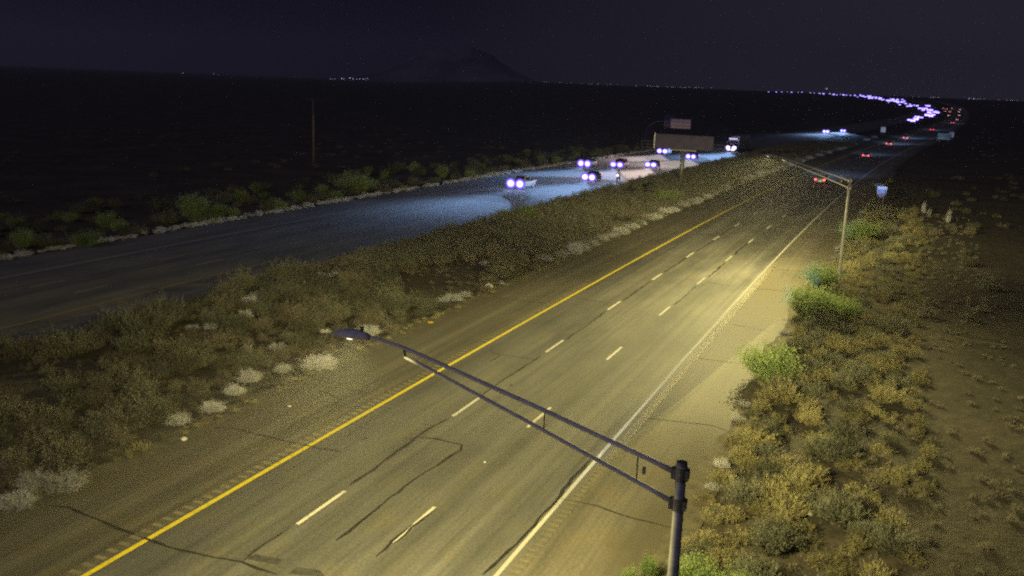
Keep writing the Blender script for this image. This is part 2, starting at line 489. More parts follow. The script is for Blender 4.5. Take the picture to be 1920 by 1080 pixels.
def dash_mesh(mat):
    m = MB(); rs = random.Random(3); n = 14
    for i in range(n):
        y0, y1 = -1.52 + 3.05 * i / n, -1.52 + 3.05 * (i + 1) / n
        m.face([(-0.055, y0, 0), (0.055, y0, 0), (0.055, y1, 0), (-0.055, y1, 0)])
    return m.mesh("lane_dash", mat)
DASH, DASH_OLD = dash_mesh(M_WHITE), dash_mesh(M_WHITEO)
def dashes(parent, lat, s0, n, w=1.0):
    for i in range(n):
        s = s0 + 12.192 * i + 1.524
        x, y = road_xy(s, lat)
        o = bpy.data.objects.new("lane_dash", DASH if parent is road else DASH_OLD)
        link(o, parent)
        o.location = (x, y, float(lift(s)) + 0.004 + float(terrain_xy(x, y)))
        o.rotation_euler = (0, 0, heading(s)); o.scale = (w, 1, 1)
dashes(road, WB_D1, 25.39 - 12.192, 42, 1.35)
dashes(road, WB_D2, 25.63 - 12.192, 42, 1.35)
dashes(road2, EB_D1, 47.6 - 12.192, 40, 1.2)
dashes(road2, EB_D2, 47.4 - 12.192, 40, 1.2)

def rumble(parent, lat0, lat1, s0, s1, pitch, mat, alt, amp):
    # ground-in grooves: a corrugated band lying in the shoulder
    prof = [(0.0, amp), (0.30, amp), (0.48, 0.0), (0.85, 0.0)]
    ss, zz = [], []
    s = s0
    while s < s1:
        for f, z in prof: ss.append(s + f * pitch); zz.append(z)
        s += pitch
    ss = np.array(ss); zz = np.array(zz)
    V = np.stack([np.stack([bend(ss) + l, ss, 0.054 + zz], -1) for l in (lat0, lat1)], 1).reshape(-1, 3)
    uv = np.stack([np.stack([ss * 0 + l, ss], -1) for l in (lat0, lat1)], 1).reshape(-1, 2)
    i = np.arange(len(ss) - 1)
    Q = np.stack([2 * i, 2 * i + 1, 2 * i + 3, 2 * i + 2], -1)
    o = link(bpy.data.objects.new("rumble_strip", mesh_np("rumble_strip", V, Q, [mat, alt], uv=uv, midx=(i % 4 == 2).astype(int))), parent)
    tag(o, kind="stuff")
rumble(road, WB_Y - 0.62, WB_Y - 0.22, -10, 70, 0.50, M_SHOUL, M_RIDGE, .012)
rumble(road, WB_W + 0.28, WB_W + 0.66, 20, 120, 0.40, M_SHOULR, M_SHOUL, .010)

# tar-sealed cracks, traced on the pavement
def crack(pts, w, dz=0.0042, mat=None):
    P = [Vector(ground_at(*p)[:2]) for p in pts]
    out = [P[0]]
    for a, b in zip(P[:-1], P[1:]):
        n = max(1, int((b - a).length / 0.5))
        nrm = Vector((-(b - a).y, (b - a).x)).normalized()
        for k in range(1, n + 1):
            j = random.uniform(-0.05, 0.05) if k < n else 0
            out.append(a.lerp(b, k / n) + nrm * j)
    V = []; Q = []
    for i, p in enumerate(out):
        t = (out[min(i + 1, len(out) - 1)] - out[max(i - 1, 0)]).normalized()
        nrm = Vector((-t.y, t.x)); ww = w * random.uniform(0.5, 1.25) * (0.4 if i in (0, len(out) - 1) else 1)
        z = float(lift(p.y)) + dz
        V += [(p.x + nrm.x * ww / 2, p.y + nrm.y * ww / 2, z), (p.x - nrm.x * ww / 2, p.y - nrm.y * ww / 2, z)]
    for i in range(len(out) - 1): Q.append((2 * i, 2 * i + 1, 2 * i + 3, 2 * i + 2))
    return link(bpy.data.objects.new("crack_seal", mesh_np("crack_seal", V, Q, mat or M_TAR)), road)
CR = [
 ([(82, 950), (130, 954), (200, 984), (272, 1012), (345, 1036), (452, 1056), (520, 1080)], .10),
 ([(388, 803), (440, 806), (500, 820), (578, 838), (640, 850)], .08),
 ([(455, 1056), (500, 1020), (545, 990)], .07),
 ([(655, 912), (700, 884), (718, 868), (760, 838), (800, 808), (842, 786)], .10),
 ([(785, 822), (820, 825), (866, 836), (864, 846), (830, 868), (770, 906), (708, 955), (672, 984), (630, 1016)], .10),
 ([(765, 826), (785, 822)], .05), ([(795, 798), (815, 800)], .05),
 ([(902, 745), (930, 724), (958, 705), (1014, 668)], .09),
 ([(920, 662), (938, 667), (1008, 676)], .06), ([(918, 680), (938, 667)], .05),
 ([(1058, 640), (1100, 612), (1136, 585)], .07),
 ([(1168, 565), (1190, 550), (1220, 529)], .08),
 ([(1246, 511), (1268, 497), (1288, 484)], .10),
 ([(1306, 472), (1322, 462), (1339, 451)], .11),
 ([(1352, 441), (1365, 432), (1377, 426)], .10),
 ([(1326, 522), (1345, 507), (1350, 501), (1360, 493)], .12),
 ([(1376, 480), (1385, 470), (1401, 458)], .13),
 ([(1415, 448), (1425, 440), (1440, 437)], .10),
 ([(1304, 538), (1280, 560), (1262, 574)], .08),
 ([(905, 1080), (980, 1010), (1042, 943), (1072, 900), (1108, 862)], .12),
 ([(1052, 938), (1120, 951), (1182, 973), (1258, 992)], .06),
 ([(1190, 783), (1250, 790), (1335, 800), (1365, 810)], .06),
 ([(1300, 672), (1390, 684)], .06), ([(1375, 610), (1440, 622)], .06),
 ([(1410, 541), (1480, 548)], .08), ([(1440, 505), (1505, 510)], .10),
 ([(1282, 524), (1300, 527)], .08), ([(1320, 530), (1370, 537)], .07),
 ([(925, 560), (1035, 571)], .06), ([(1080, 560), (1140, 570)], .05),
 ([(605, 734), (640, 751), (622, 764)], .06), ([(640, 751), (682, 736), (652, 731)], .06), ([(682, 736), (702, 742)], .05),
 ([(705, 1046), (725, 1030), (750, 1005), (775, 985)], .10), ([(738, 1022), (790, 978), (818, 955)], .09),
]
for p, w in CR: crack(p, w * 1.35)
def patch(c):
    V = [(*ground_at(*p)[:2], 0.0545) for p in c]
    link(bpy.data.objects.new("asphalt_patch", mesh_np("asphalt_patch", V, [(0, 1, 2, 3)], M_PATCH)), road)
patch([(458, 1050), (520, 1062), (532, 1052), (480, 1042)])
patch([(540, 1079), (610, 1085), (600, 1072), (556, 1066)])

# dusty, ragged edges where dirt has washed onto the pavement
M_DUST = plain("blown_dust", (0.085, 0.075, 0.052), 0.95, 0, 0.35, 1.5, 0.1)
def dirt_edge(parent, lat, sgn, s0, s1, reach):
    ss = np.arange(s0, s1, 0.6)
    inn = np.array([reach * (0.35 + 0.9 * (mnoise.noise(Vector((v * .16, lat, 1))) + .35) + .5 * mnoise.noise(Vector((v * .9, lat, 5)))) for v in ss])
    inn = np.maximum(.05, inn)
    xs = np.stack([bend(ss) + lat - sgn * inn, bend(ss) + lat + sgn * .7], 1)
    if sgn < 0: xs = xs[:, ::-1]
    V = np.stack([xs, np.repeat(ss[:, None], 2, 1), np.stack([.0535 + 0 * ss, .056 + 0 * ss], 1)], -1).reshape(-1, 3)
    i = np.arange(len(ss) - 1)
    tag(link(bpy.data.objects.new("dirt_edge", mesh_np("dirt_edge", V, np.stack([2 * i, 2 * i + 1, 2 * i + 3, 2 * i + 2], -1), M_DUST)), parent), kind="stuff")
dirt_edge(road, WB_EDGE_OUT, 1, 10, 220, .50)
dirt_edge(road, WB_EDGE_IN, -1, 10, 220, .45)

# ------------------------------------------------------------------ street lamps
def make_lamp(loc, power, label):
    x, y = loc
    t = tag(empty("street_lamp", (x, y, 0)), label, "street lamp", "street lamps beside the outer shoulder")
    m = MB(); m.tube([(0, 0, 0), (0, 0, 0.5), (0, 0, 4.5), (0, 0, 8.82)], [.135, .13, .11, .088], 16); m.build("pole", M_GALV, t, True)
    m = MB(); m.tube([(0, 0, 8.82), (0, 0, 8.87)], [.096, .09], 16); m.build("pole_cap", M_GALVD, t)
    m = MB(); m.box((0, 0, .02), (.42, .42, .04)); m.tube([(0, 0, 0), (0, 0, .14)], .18, 12); m.build("base_plate", M_GALVD, t)
    def arm(z0, pts, rad):
        m = MB(); m.tube([(-.08, 0, z0)] + pts, rad, 10); return m.build("arm", M_ARM, t, True)
    arm(8.66, [(-.5, 0, 8.80), (-2.6, 0, 9.40), (-5.0, 0, 10.05), (-5.35, 0, 10.13), (-5.7, 0, 10.19), (-6.0, 0, 10.21)], [.052, .046, .041, .037, .035, .032, .030])
    arm(8.12, [(-.45, 0, 8.27), (-2.6, 0, 9.05), (-4.9, 0, 9.85), (-5.2, 0, 9.94)], [.050, .043, .038, .034, .031])
    for z in (8.66, 8.12):
        m = MB(); m.tube([(0, 0, z - .11), (0, 0, z + .11)], .112, 16)
        m.box((-.11, 0, z), (.10, .16, .17)); m.box((.105, 0, z), (.05, .16, .17))
        m.build("clamp", M_GALVD, t)
    m = MB(); m.box((-.62, -.05, 8.62), (.06, .02, .13)); m.build("number_tag", M_GALV, t)
    m = MB(); m.box((0, -.135, 1.0), (.14, .05, .30)); m.build("handhole_cover", M_GALVD, t, False, .01)
    for xx in (-.75, -2.45):
        zu, zl = np.interp(-xx, [.5, 2.6], [8.80, 9.40]), np.interp(-xx, [.45, 2.6], [8.27, 9.05])
        m = MB(); m.tube([(xx, 0, zl), (xx, 0, zu)], .012, 6); m.build("strut", M_GALVD, t)
    m = MB(); m.tube([(-5.2, 0, 9.94), (-5.22, 0, 10.10)], .03, 8); m.build("arm_tie", M_GALVD, t)
    # cobra-head fixture
    m = MB()
    rings = []
    for xx, w, h0, h1 in ((-5.92, .05, -.04, .05), (-6.02, .10, -.05, .09), (-6.2, .15, -.06, .12), (-6.45, .16, -.05, .11), (-6.62, .11, -.04, .07), (-6.70, .04, -.02, .02)):
        rings.append([(xx, w * math.cos(a), 10.2 + (h1 if math.sin(a) > 0 else -h0) * math.sin(a)) for a in np.linspace(0, 2 * PI, 12, endpoint=False)])
    m.loft(rings); head = m.build("lamp_head", M_ARM, t, True)
    m = MB(); m.tube([(-6.1, 0, 10.30), (-6.1, 0, 10.39)], .035, 10); m.build("photocell", M_GALVD, head)
    m = MB(); m.box((-6.33, -.02, 10.147), (.11, .11, .03)); m.build("lens", M_LENS, head, False, .008)
    ld = bpy.data.lights.new("lamp_light", "SPOT"); ld.energy = power * 3.0; ld.color = LAMP_COLOR
    ld.spot_size = math.radians(179.5); ld.spot_blend = 0.02; ld.shadow_soft_size = 0.16
    # roadway optics: throws far along the road, less across it, hardly any back over its own arm
    ld.use_nodes = True
    nt = ld.node_tree; nt.nodes.clear()
    tc = nt.nodes.new("ShaderNodeTexCoord"); sep = nt.nodes.new("ShaderNodeSeparateXYZ")
    nt.links.new(tc.outputs["Normal"], sep.inputs[0])
    def mth(op, *a):
        n = nt.nodes.new("ShaderNodeMath"); n.operation = op
        for i, v in enumerate(a):
            if hasattr(v, "is_output"): nt.links.new(v, n.inputs[i])
            else: n.inputs[i].default_value = v
        return n.outputs[0]
    x2 = mth("MULTIPLY", sep.outputs[0], sep.outputs[0])
    ahead = mth("POWER", mth("SUBTRACT", 1.0, mth("MULTIPLY", x2, 0.965)), 1.6)
    back = mth("POWER", mth("SUBTRACT", 1.0, mth("MULTIPLY", x2, 0.99)), 1.8)
    is_back = mth("GREATER_THAN", sep.outputs[0], 0.0)
    side = mth("ADD", mth("MULTIPLY", is_back, back), mth("MULTIPLY", mth("SUBTRACT", 1.0, is_back), ahead))
    wing = mth("MINIMUM", mth("POWER", mth("MAXIMUM", mth("ABSOLUTE", sep.outputs[2]), 0.02), -1.25), 6.5)
    em = nt.nodes.new("ShaderNodeEmission"); nt.links.new(mth("MULTIPLY", mth("MULTIPLY", side, wing), 1.0 / 3.0), em.inputs[1])
    lout = nt.nodes.new("ShaderNodeOutputLight"); nt.links.new(em.outputs[0], lout.inputs[0])
    lo = link(bpy.data.objects.new("lamp_light", ld), head); lo.location = (-6.33, 0, 10.03)
    return t
make_lamp((-2.63, 15.0), LAMP_NEAR_W, "near street lamp whose twin arms cross the lower foreground road")
make_lamp((-2.62, 78.4), LAMP_FAR_W, "second street lamp standing behind the large olive bush by shoulder")

# ------------------------------------------------------------------ message sign, exit sign, other signs
def make_message_sign():
    y = 156.0
    t = tag(empty("message_sign", (-31.3, y, 0)), "big grey electronic message board on a single post in the median", "message sign")
    m = MB(); m.tube([(0, 0, 0), (0, 0, 5.5)], [.36, .33], 16); m.build("post", M_GALVD, t, True)
    m = MB(); m.box((0, 0, .15), (1.3, 1.3, .3)); m.build("footing", M_STONE, t, False, .03)
    m = MB(); m.box((0, .55, 6.86), (9.55, 1.0, 2.36)); m.build("cabinet", M_PANEL, t, False, .04)
    w = 9.5 / 8
    for k in range(8):
        m = MB(); m.box((-4.75 + w * (k + .5), 0.03, 6.86), (w - .13, .035, 2.20)); m.build("panel", M_PANEL, t, False, .01)
    m = MB(); m.box((-4.83, .02, 6.86), (.10, .10, 2.5)); m.build("edge_trim", M_SIGNW, t)
    m = MB(); m.box((0, .5, 5.56), (4.2, .5, .22)); m.box((0, .5, 5.40), (.9, .9, .2)); m.build("bracket", M_GALVD, t)
    for sx in (-1, 1):
        m = MB(); x0, x1 = sx * 4.85, sx * 6.9
        m.box(((x0 + x1) / 2, .2, 5.72), (abs(x1 - x0), .9, .10)); g = m.build("walkway", M_PANEL, t)
        m = MB()
        for xx in (x0 + sx * .1, (x0 + x1) / 2, x1): m.tube([(xx, -.22, 5.72), (xx, -.22, 6.8)], .05, 6)
        for zz in (6.25, 6.8): m.tube([(x0, -.22, zz), (x1, -.22, zz)], .045, 6)
        m.build("handrail", M_PANEL, g)
make_message_sign()

def make_exit_sign():
    y = 240.0
    t = tag(empty("exit_sign", (-57.9, y, 0)), "overhead exit sign with a raised tab on a curved mast arm, seen from behind", "road sign")
    pts = [(0, 0, 0), (0, 0, 2.5), (0, 0, 4.2)]
    for a in np.linspace(0, PI / 2, 9)[1:]: pts.append((4.2 * (1 - math.cos(a)), 0, 4.2 + 3.3 * math.sin(a)))
    pts += [(7.5, 0, 7.55), (11.0, 0, 7.5)]
    m = MB(); m.tube(pts, [.26, .25, .24] + [.22] * 8 + [.17, .12], 12); m.build("mast_arm", M_PANEL, t, True)
    x0, x1 = 4.5, 11.2
    n = 4; w = (x1 - x0) / n
    for k in range(n):
        m = MB(); m.box((x0 + w * (k + .5), -.30, 7.05), (w - .05, .06, 2.3)); m.build("panel", M_PANELP if k else M_PANEL, t, False, .01)
    m = MB(); m.box((x0 + 1.35, -.30, 8.66), (2.7, .06, .90)); m.build("exit_tab", M_PANEL, t, False, .01)
    for zz in (6.6, 7.5):
        m = MB(); m.box(((x0 + x1) / 2, -.39, zz), (x1 - x0, .10, .12)); m.build("stiffener", M_GALVD, t)
    return t
make_exit_sign()

def shield_sign(px, py):
    x, y, _ = ground_at(px, py)
    t = tag(empty("shield_sign", (x, y, 0)), "small pale blue shield-shaped sign on the dark right verge", "road sign")
    for sx in (-.3, .3):
        m = MB(); m.tube([(sx, .05, 0), (sx, .05, 2.2)], .035, 6); m.build("post", M_GALV, t)
    out = [(-.62, 2.9), (.62, 2.9), (.66, 2.45), (.60, 1.95), (.38, 1.55), (0, 1.25), (-.38, 1.55), (-.60, 1.95), (-.66, 2.45)]
    def plate(sc, yy, mat, name, zc=2.1):
        m = MB(); f = [(a * sc, yy, zc + (b - zc) * sc) for a, b in out]; bk = [(a, yy + .012, c) for a, _, c in f]
        m.loft([f, bk]); return m.build(name, mat, t)
    plate(1.0, 0, M_SIGNW, "plate"); plate(.90, -.014, M_SIGNB, "shield_field")
    m = MB(); m.box((0, -.022, 2.66), (1.05, .012, .30)); m.build("top_band", M_SIGNW, t)
    for sx in (-.17, .17):
        m = MB(); m.box((sx, -.022, 2.02), (.14, .012, .62)); m.build("numeral_stroke", M_SIGNW, t)
    return t
shield_sign(1650, 388)

def small_sign(px, py, w, h, z0, mat, label, name="roadside_sign", bands=0):
    x, y, z = ground_at(px, py)
    t = tag(empty(name, (x, y, z)), label, "road sign")
    for sx in (-w * .3, w * .3):
        m = MB(); m.tube([(sx, .06, 0), (sx, .06, z0 + h)], .05, 6); m.build("post", M_GALV, t)
    m = MB(); m.box((0, 0, z0 + h / 2), (w, .03, h)); m.build("plate", mat, t)
    for k in range(bands):
        m = MB(); m.box((0, -.03, z0 + h * (k + .5) / bands), (w * .86, .012, h / bands * .28)); m.build("band", M_SIGNW, t)
    return t
small_sign(1655, 252, 2.0, 2.2, 1.0, M_SIGNW, "small white square sign in the median beside the twin far headlights")
small_sign(1783, 263, 1.8, 2.0, 1.2, M_SIGNW, "small white square sign on the outer verge past the bend")
small_sign(1769, 267, 4.8, 2.4, 1.0, M_SIGNG, "wide green guide sign with pale bands near the bend", bands=4)

def utility_pole():
    x, y, _ = ground_at(588, 304)
    t = tag(empty("utility_pole", (x, y, 0), 0.5), "lone wooden utility pole with a crossarm in the dark field", "utility pole")
    m = MB(); m.tube([(0, 0, 0), (0, 0, 11.3)], [.20, .14], 10); m.build("pole", M_WOOD, t, True)
    m = MB(); m.box((0, .16, 10.9), (2.6, .11, .14)); m.build("crossarm", M_WOOD, t)
    for xx in (-1.15, -.5, .5, 1.15):
        m = MB(); m.tube([(xx, .16, 10.97), (xx, .16, 11.2)], [.05, .03], 8); m.build("insulator", M_GALVD, t)
utility_pole()

# ------------------------------------------------------------------ vehicles
def ring(y, w, z0, z1, r=0.12):
    """rounded rectangle cross-section of a body at length y"""
    r = min(r, (z1 - z0) * .45, w * .45)
    pts = []
    for cx, cz, a0 in ((w - r, z1 - r, 0), (-w + r, z1 - r, PI / 2), (-w + r, z0 + r, PI), (w - r, z0 + r, 1.5 * PI)):
        for a in np.linspace(a0, a0 + PI / 2, 4): pts.append((cx + r * math.cos(a), y, cz + r * math.sin(a)))
    return pts

CAR_SPECS = {
    # stations of lower body (y, half width, z0, z1); cabin (y front base, y front top, y rear top, y rear base, z base, z top, half width base, top)
    "sedan": dict(body=[(2.28, .62, .38, .66), (2.2, .82, .26, .74), (1.7, .89, .22, .84), (.9, .90, .20, .93), (-.6, .91, .20, .95), (-1.5, .90, .22, .95), (-2.15, .84, .28, .93), (-2.26, .70, .38, .84)],
                  cab=(1.05, .25, -.95, -1.65, .92, 1.43, .84, .62), wheels=(1.38, -1.38, .32)),
    "suv": dict(body=[(2.30, .70, .40, .86), (2.22, .88, .32, .96), (1.7, .94, .28, 1.06), (.9, .95, .26, 1.12), (-.6, .95, .26, 1.13), (-1.7, .95, .28, 1.13), (-2.2, .92, .32, 1.12), (-2.30, .82, .42, 1.02)],
                cab=(1.05, .45, -1.75, -2.15, 1.11, 1.74, .90, .72), wheels=(1.42, -1.42, .37)),
    "van": dict(body=[(2.45, .72, .40, .92), (2.38, .90, .32, 1.02), (1.9, .96, .28, 1.12), (.9, .97, .26, 1.16), (-.8, .97, .26, 1.17), (-1.9, .97, .28, 1.17), (-2.42, .95, .32, 1.16), (-2.48, .88, .42, 1.08)],
                cab=(1.75, .95, -2.05, -2.35, 1.15, 1.98, .93, .80), wheels=(1.55, -1.5, .36)),
    "pickup": dict(body=[(2.75, .74, .46, .98), (2.66, .94, .38, 1.08), (2.1, .98, .34, 1.14), (1.1, .98, .32, 1.16), (-.6, .98, .32, 1.16), (-1.8, .98, .34, 1.16), (-2.7, .97, .38, 1.15), (-2.78, .90, .46, 1.08)],
                   cab=(1.35, .75, -.55, -.8, 1.15, 1.84, .92, .76), wheels=(1.75, -1.70, .40)),
}
def quad_panel(m, a, b, c, d, inset, out):
    """thin pane on quad abcd, pushed out along its normal"""
    a, b, c, d = (Vector(p) for p in (a, b, c, d))
    cen = (a + b + c + d) / 4
    n = (b - a).cross(d - a).normalized()
    q = [cen + (p - cen) * inset for p in (a, b, c, d)]
    m.hexa([p - n * .01 for p in q] + [p + n * out for p in q])

WHEEL_ME = {}
def wheel(parent, x, y, r):
    key = round(r, 3)
    if key not in WHEEL_ME:
        m = MB(); n = 16; prof = [(-.10, r * .62), (-.10, r * .94), (-.06, r), (.06, r), (.10, r * .94), (.10, r * .62)]
        rings = [[(px, pr * math.cos(a), pr * math.sin(a)) for a in np.linspace(0, 2 * PI, n, endpoint=False)] for px, pr in prof]
        m.loft(rings, cap=False); ty = m.mesh("tyre", M_TYRE, True)
        m = MB(); m.tube([(-.085, 0, 0), (.085, 0, 0)], r * .63, 12); rm = m.mesh("rim", M_RIM)
        WHEEL_ME[key] = (ty, rm)
    ty, rm = WHEEL_ME[key]
    w = link(bpy.data.objects.new("wheel", ty), parent); w.location = (x, y, r)
    link(bpy.data.objects.new("rim", rm), w)
    return w

BEAM_CACHE = {}
def beam(parent, loc, power, down=0.0, size=46, color=None, yaw=0.0, spread=0.26):
    """a dipped-beam lamp: brightest just under the horizontal, fading towards the ground in front of the bumper"""
    key = (power, size, color)
    if key not in BEAM_CACHE:
        ld = bpy.data.lights.new("headlight_beam", "SPOT"); ld.energy = power / (4.0 if size > 20 else 1.0); ld.color = color or BEAM_COLOR
        ld.spot_size = math.radians(size); ld.spot_blend = 0.15; ld.shadow_soft_size = 0.10
        if size > 20:
            ld.use_nodes = True
            nt = ld.node_tree; nt.nodes.clear()
            tc = nt.nodes.new("ShaderNodeTexCoord"); sep = nt.nodes.new("ShaderNodeSeparateXYZ")
            nt.links.new(tc.outputs["Normal"], sep.inputs[0])
            def mth(op, a, b=None):
                n = nt.nodes.new("ShaderNodeMath"); n.operation = op
                for i, v in enumerate((a, b)):
                    if v is None: continue
                    if hasattr(v, "is_output"): nt.links.new(v, n.inputs[i])
                    else: n.inputs[i].default_value = v
                return n.outputs[0]
            az_ = mth("ABSOLUTE", sep.outputs[2])
            vt = mth("MULTIPLY_ADD", mth("DIVIDE", sep.outputs[1], az_), BEAM_SIGN)
            nt.nodes[-1].inputs[2].default_value = 0.20        # vertical tangent, shifted so level = 0.20
            hx = mth("DIVIDE", sep.outputs[0], az_)
            hg = mth("EXPONENT", mth("MULTIPLY", mth("MULTIPLY", hx, hx), -1.0 / (spread * spread)))
            cr = nt.nodes.new("ShaderNodeValToRGB"); el = cr.color_ramp.elements
            stops = [(0.0, .004), (.10, .015), (.14, .13), (.155, .50), (.170, 1.0), (.181, .48), (.193, .08), (.23, .03), (.40, .02)]
            while len(el) < len(stops): el.new(.5)
            for e, (p, v) in zip(el, stops): e.position = p; e.color = (v, v, v, 1)
            nt.links.new(vt, cr.inputs[0])
            em = nt.nodes.new("ShaderNodeEmission"); nt.links.new(mth("MULTIPLY", mth("MULTIPLY", hg, cr.outputs[0]), 4.0), em.inputs[1])
            lo = nt.nodes.new("ShaderNodeOutputLight"); nt.links.new(em.outputs[0], lo.inputs[0])
        BEAM_CACHE[key] = ld
    o = link(bpy.data.objects.new("headlight_beam", BEAM_CACHE[key]), parent)
    o.location = loc
    o.rotation_euler = (math.radians(90 - down), 0, yaw)
    return o

def make_car(kind, paint, loc, rz, label, group, cat="car", lights="head", power=None, beam_color=None, head_w=.40, beam_size=46, down=0.0, tails=True, glow=True, aim=0.0, bloom_ring=True):
    sp_ = CAR_SPECS[kind]
    name = {"sedan": "sedan_car", "suv": "suv", "van": "van", "pickup": "pickup_truck"}[kind]
    x, y = loc[0], loc[1]
    z = float(terrain_xy(x, y)) + float(lift(y))
    t = tag(empty(name, (x, y, z), rz), label, cat, group)
    bm_ = MB(); bm_.loft([ring(*s) for s in sp_["body"]]); bm_.build("body", paint, t, True)
    yf, yft, yrt, yr, zb, zt, wb, wt = sp_["cab"]
    m = MB()
    m.loft([ring(yf, wb, zb - .05, zb, .02), ring(yft, wt + .02, zb - .05, zt, .10), ring((yft + yrt) / 2, wt + .03, zb - .05, zt + .03, .10), ring(yrt, wt + .02, zb - .05, zt, .10), ring(yr, wb * .96, zb - .05, zb, .02)])
    m.build("cabin", paint, t, True)
    m = MB(); quad_panel(m, (wb * .86, yf, zb), (-wb * .86, yf, zb), (-wt * .86, yft, zt - .03), (wt * .86, yft, zt - .03), .94, .03); m.build("windscreen", M_GLASS, t)
    m = MB(); quad_panel(m, (-wb * .84, yr, zb), (wb * .84, yr, zb), (wt * .84, yrt, zt - .05), (-wt * .84, yrt, zt - .05), .92, .03); m.build("rear_window", M_GLASS, t)
    for sx in (-1, 1):
        m = MB()
        pts = [(sx * (wb - .01), yf - .25, zb + .03), (sx * (wb - .01), yr + .28, zb + .03), (sx * (wt + .05), yrt, zt - .10), (sx * (wt + .05), yft - .02, zt - .10)]
        if sx > 0: pts = [pts[0], pts[3], pts[2], pts[1]]
        quad_panel(m, *pts, .92, .035); m.build("side_window", M_GLASS, t)
        m = MB(); m.box((sx * (wb + .14), yf - .30, zb + .10), (.20, .10, .14)); m.build("wing_mirror", paint, t, False, .02)
    f0, f1, r = sp_["wheels"]
    ww = max(s[1] for s in sp_["body"]) - .10
    for yy in (f0, f1):
        for sx in (-1, 1): wheel(t, sx * ww, yy, r)
    yF, yR = sp_["body"][0][0], sp_["body"][-1][0]
    zl = (sp_["body"][0][2] + sp_["body"][0][3]) / 2 + .14
    wl_ = sp_["body"][1][1] - .22
    if bloom_ring: head_w *= random.uniform(.82, 1.15)
    kb = random.uniform(.75, 1.15); hv = random.uniform(.70, .95)
    for sx in (-1, 1):
        m = MB(); m.loft([[(sx * wl_ + head_w * math.cos(a), yy, zl + head_w * hv * math.sin(a)) for a in np.linspace(0, 2 * PI, 12, endpoint=False)] for yy in (yF - .12, yF + .03)])  # lamp disc oversized to imitate glare
        
        hl_ = m.build("headlight", M_HEAD if glow else M_SIGNW, t)
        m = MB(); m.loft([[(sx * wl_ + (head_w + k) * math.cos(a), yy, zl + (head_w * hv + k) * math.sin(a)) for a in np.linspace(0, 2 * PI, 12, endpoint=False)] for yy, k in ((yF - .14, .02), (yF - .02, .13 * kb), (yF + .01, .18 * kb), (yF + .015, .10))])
        if bloom_ring:
            m.build("bloom_ring", M_BLOOM, hl_)  # added ring, no lamp part; its glow imitates lens bloom
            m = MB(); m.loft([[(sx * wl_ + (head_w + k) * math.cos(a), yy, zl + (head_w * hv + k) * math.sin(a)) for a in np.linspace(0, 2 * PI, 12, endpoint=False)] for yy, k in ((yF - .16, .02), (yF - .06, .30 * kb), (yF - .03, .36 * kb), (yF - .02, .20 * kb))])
            m.build("rim", M_BLOOMD, hl_)  # outer ring, no lamp part: dim violet glow imitating bloom
        zt_ = zl + .10
        m = MB(); m.box((sx * (sp_["body"][-2][1] - .18), yR - .01, zt_), (.34, .08, .22)); m.build("taillight", M_TAIL, t, False, .02)
    m = MB(); m.box((0, yR - .02, .62), (.52, .04, .16)); m.build("number_plate", M_SIGNW, t)
    if power is not None:
        beam(t, (0, yF + .12, zl), power, down, beam_size, beam_color, aim)
    return t

EBR, WBR = PI, 0.0
def eb(kind, paint, px, py, label, lat=None, **k):
    x, y, _ = ground_at(px, py, 0.65)
    if lat is not None: x = float(bend(y)) + lat
    k.setdefault("power", BEAM_W)
    return make_car(kind, M_CARS[paint], (x, y), PI + heading(y), label, "oncoming cars on the far carriageway", {"pickup": "pickup truck", "van": "van", "suv": "suv"}.get(kind, "car"), **k)
def wb(kind, paint, px, py, label, lat=None, **k):
    x, y, _ = ground_at(px, py, 0.75)
    if lat is not None: x = float(bend(y)) + lat
    k.setdefault("power", BEAM_W); k.setdefault("bloom_ring", False); k.setdefault("head_w", .24)
    return make_car(kind, M_CARS[paint], (x, y), heading(y), label, "cars driving away on the near carriageway", {"pickup": "pickup truck", "van": "van", "suv": "suv"}.get(kind, "car"), **k)

eb("pickup", "white", 980, 345, "lead oncoming pickup nearest the camera, side lit, above the bare twiggy bush")
eb("suv", "silver", 1103, 307, "oncoming suv in the outer lane, leftmost of the pair before the red one")
eb("suv", "red", 1163, 309, "dull red oncoming suv close behind the outer lane suv")
eb("sedan", "black", 1112, 331, "dark oncoming sedan in the median lane on the blue lit asphalt")
eb("sedan", "silver", 1226, 308, "oncoming sedan just left of the message sign post", beam_color=(1.0, .78, .72))
eb("van", "white", 1247, 284, "oncoming van in the outer lane under the message board", beam_color=(1.0, .80, .75))
eb("sedan", "blue", 1300, 293, "oncoming sedan just right of the message sign post", beam_color=(1.0, .86, .74))
eb("suv", "grey", 1550, 247, "far oncoming suv, left of the two starry headlight pairs", head_w=.42)
eb("sedan", "white", 1582, 245, "far oncoming sedan, right of the two starry headlight pairs", head_w=.42)
wb("suv", "grey", 1540, 337, "nearest car driving away, red tail lights behind the far lamp arm")
wb("sedan", "silver", 1625, 291, "red tailed sedan driving away alone between lamp and bend", power=BEAM_W * .6)
wb("suv", "white", 1668, 270, "pale suv driving away with bright beams near the bend", power=BEAM_W * 1.6)
wb("van", "white", 1699, 259, "white van driving away ahead of the pale suv", power=BEAM_W * 1.6)
wb("sedan", "red", 1748, 243, "small car driving away between white van and far truck")
wb("pickup", "white", 1786, 231, "broad red lit pickup farthest along the near carriageway", power=BEAM_W)
# unseen car added below the frame, its narrow beam aimed at the shield sign
make_car("sedan", M_CARS["grey"], (float(bend(4)) + -11.9, 4.0), heading(4), "unseen grey sedan added below the frame to light the shield sign", "cars driving away on the near carriageway", "car", power=500000, beam_size=4.4, down=-0.75, aim=math.radians(-4.3) - heading(4))

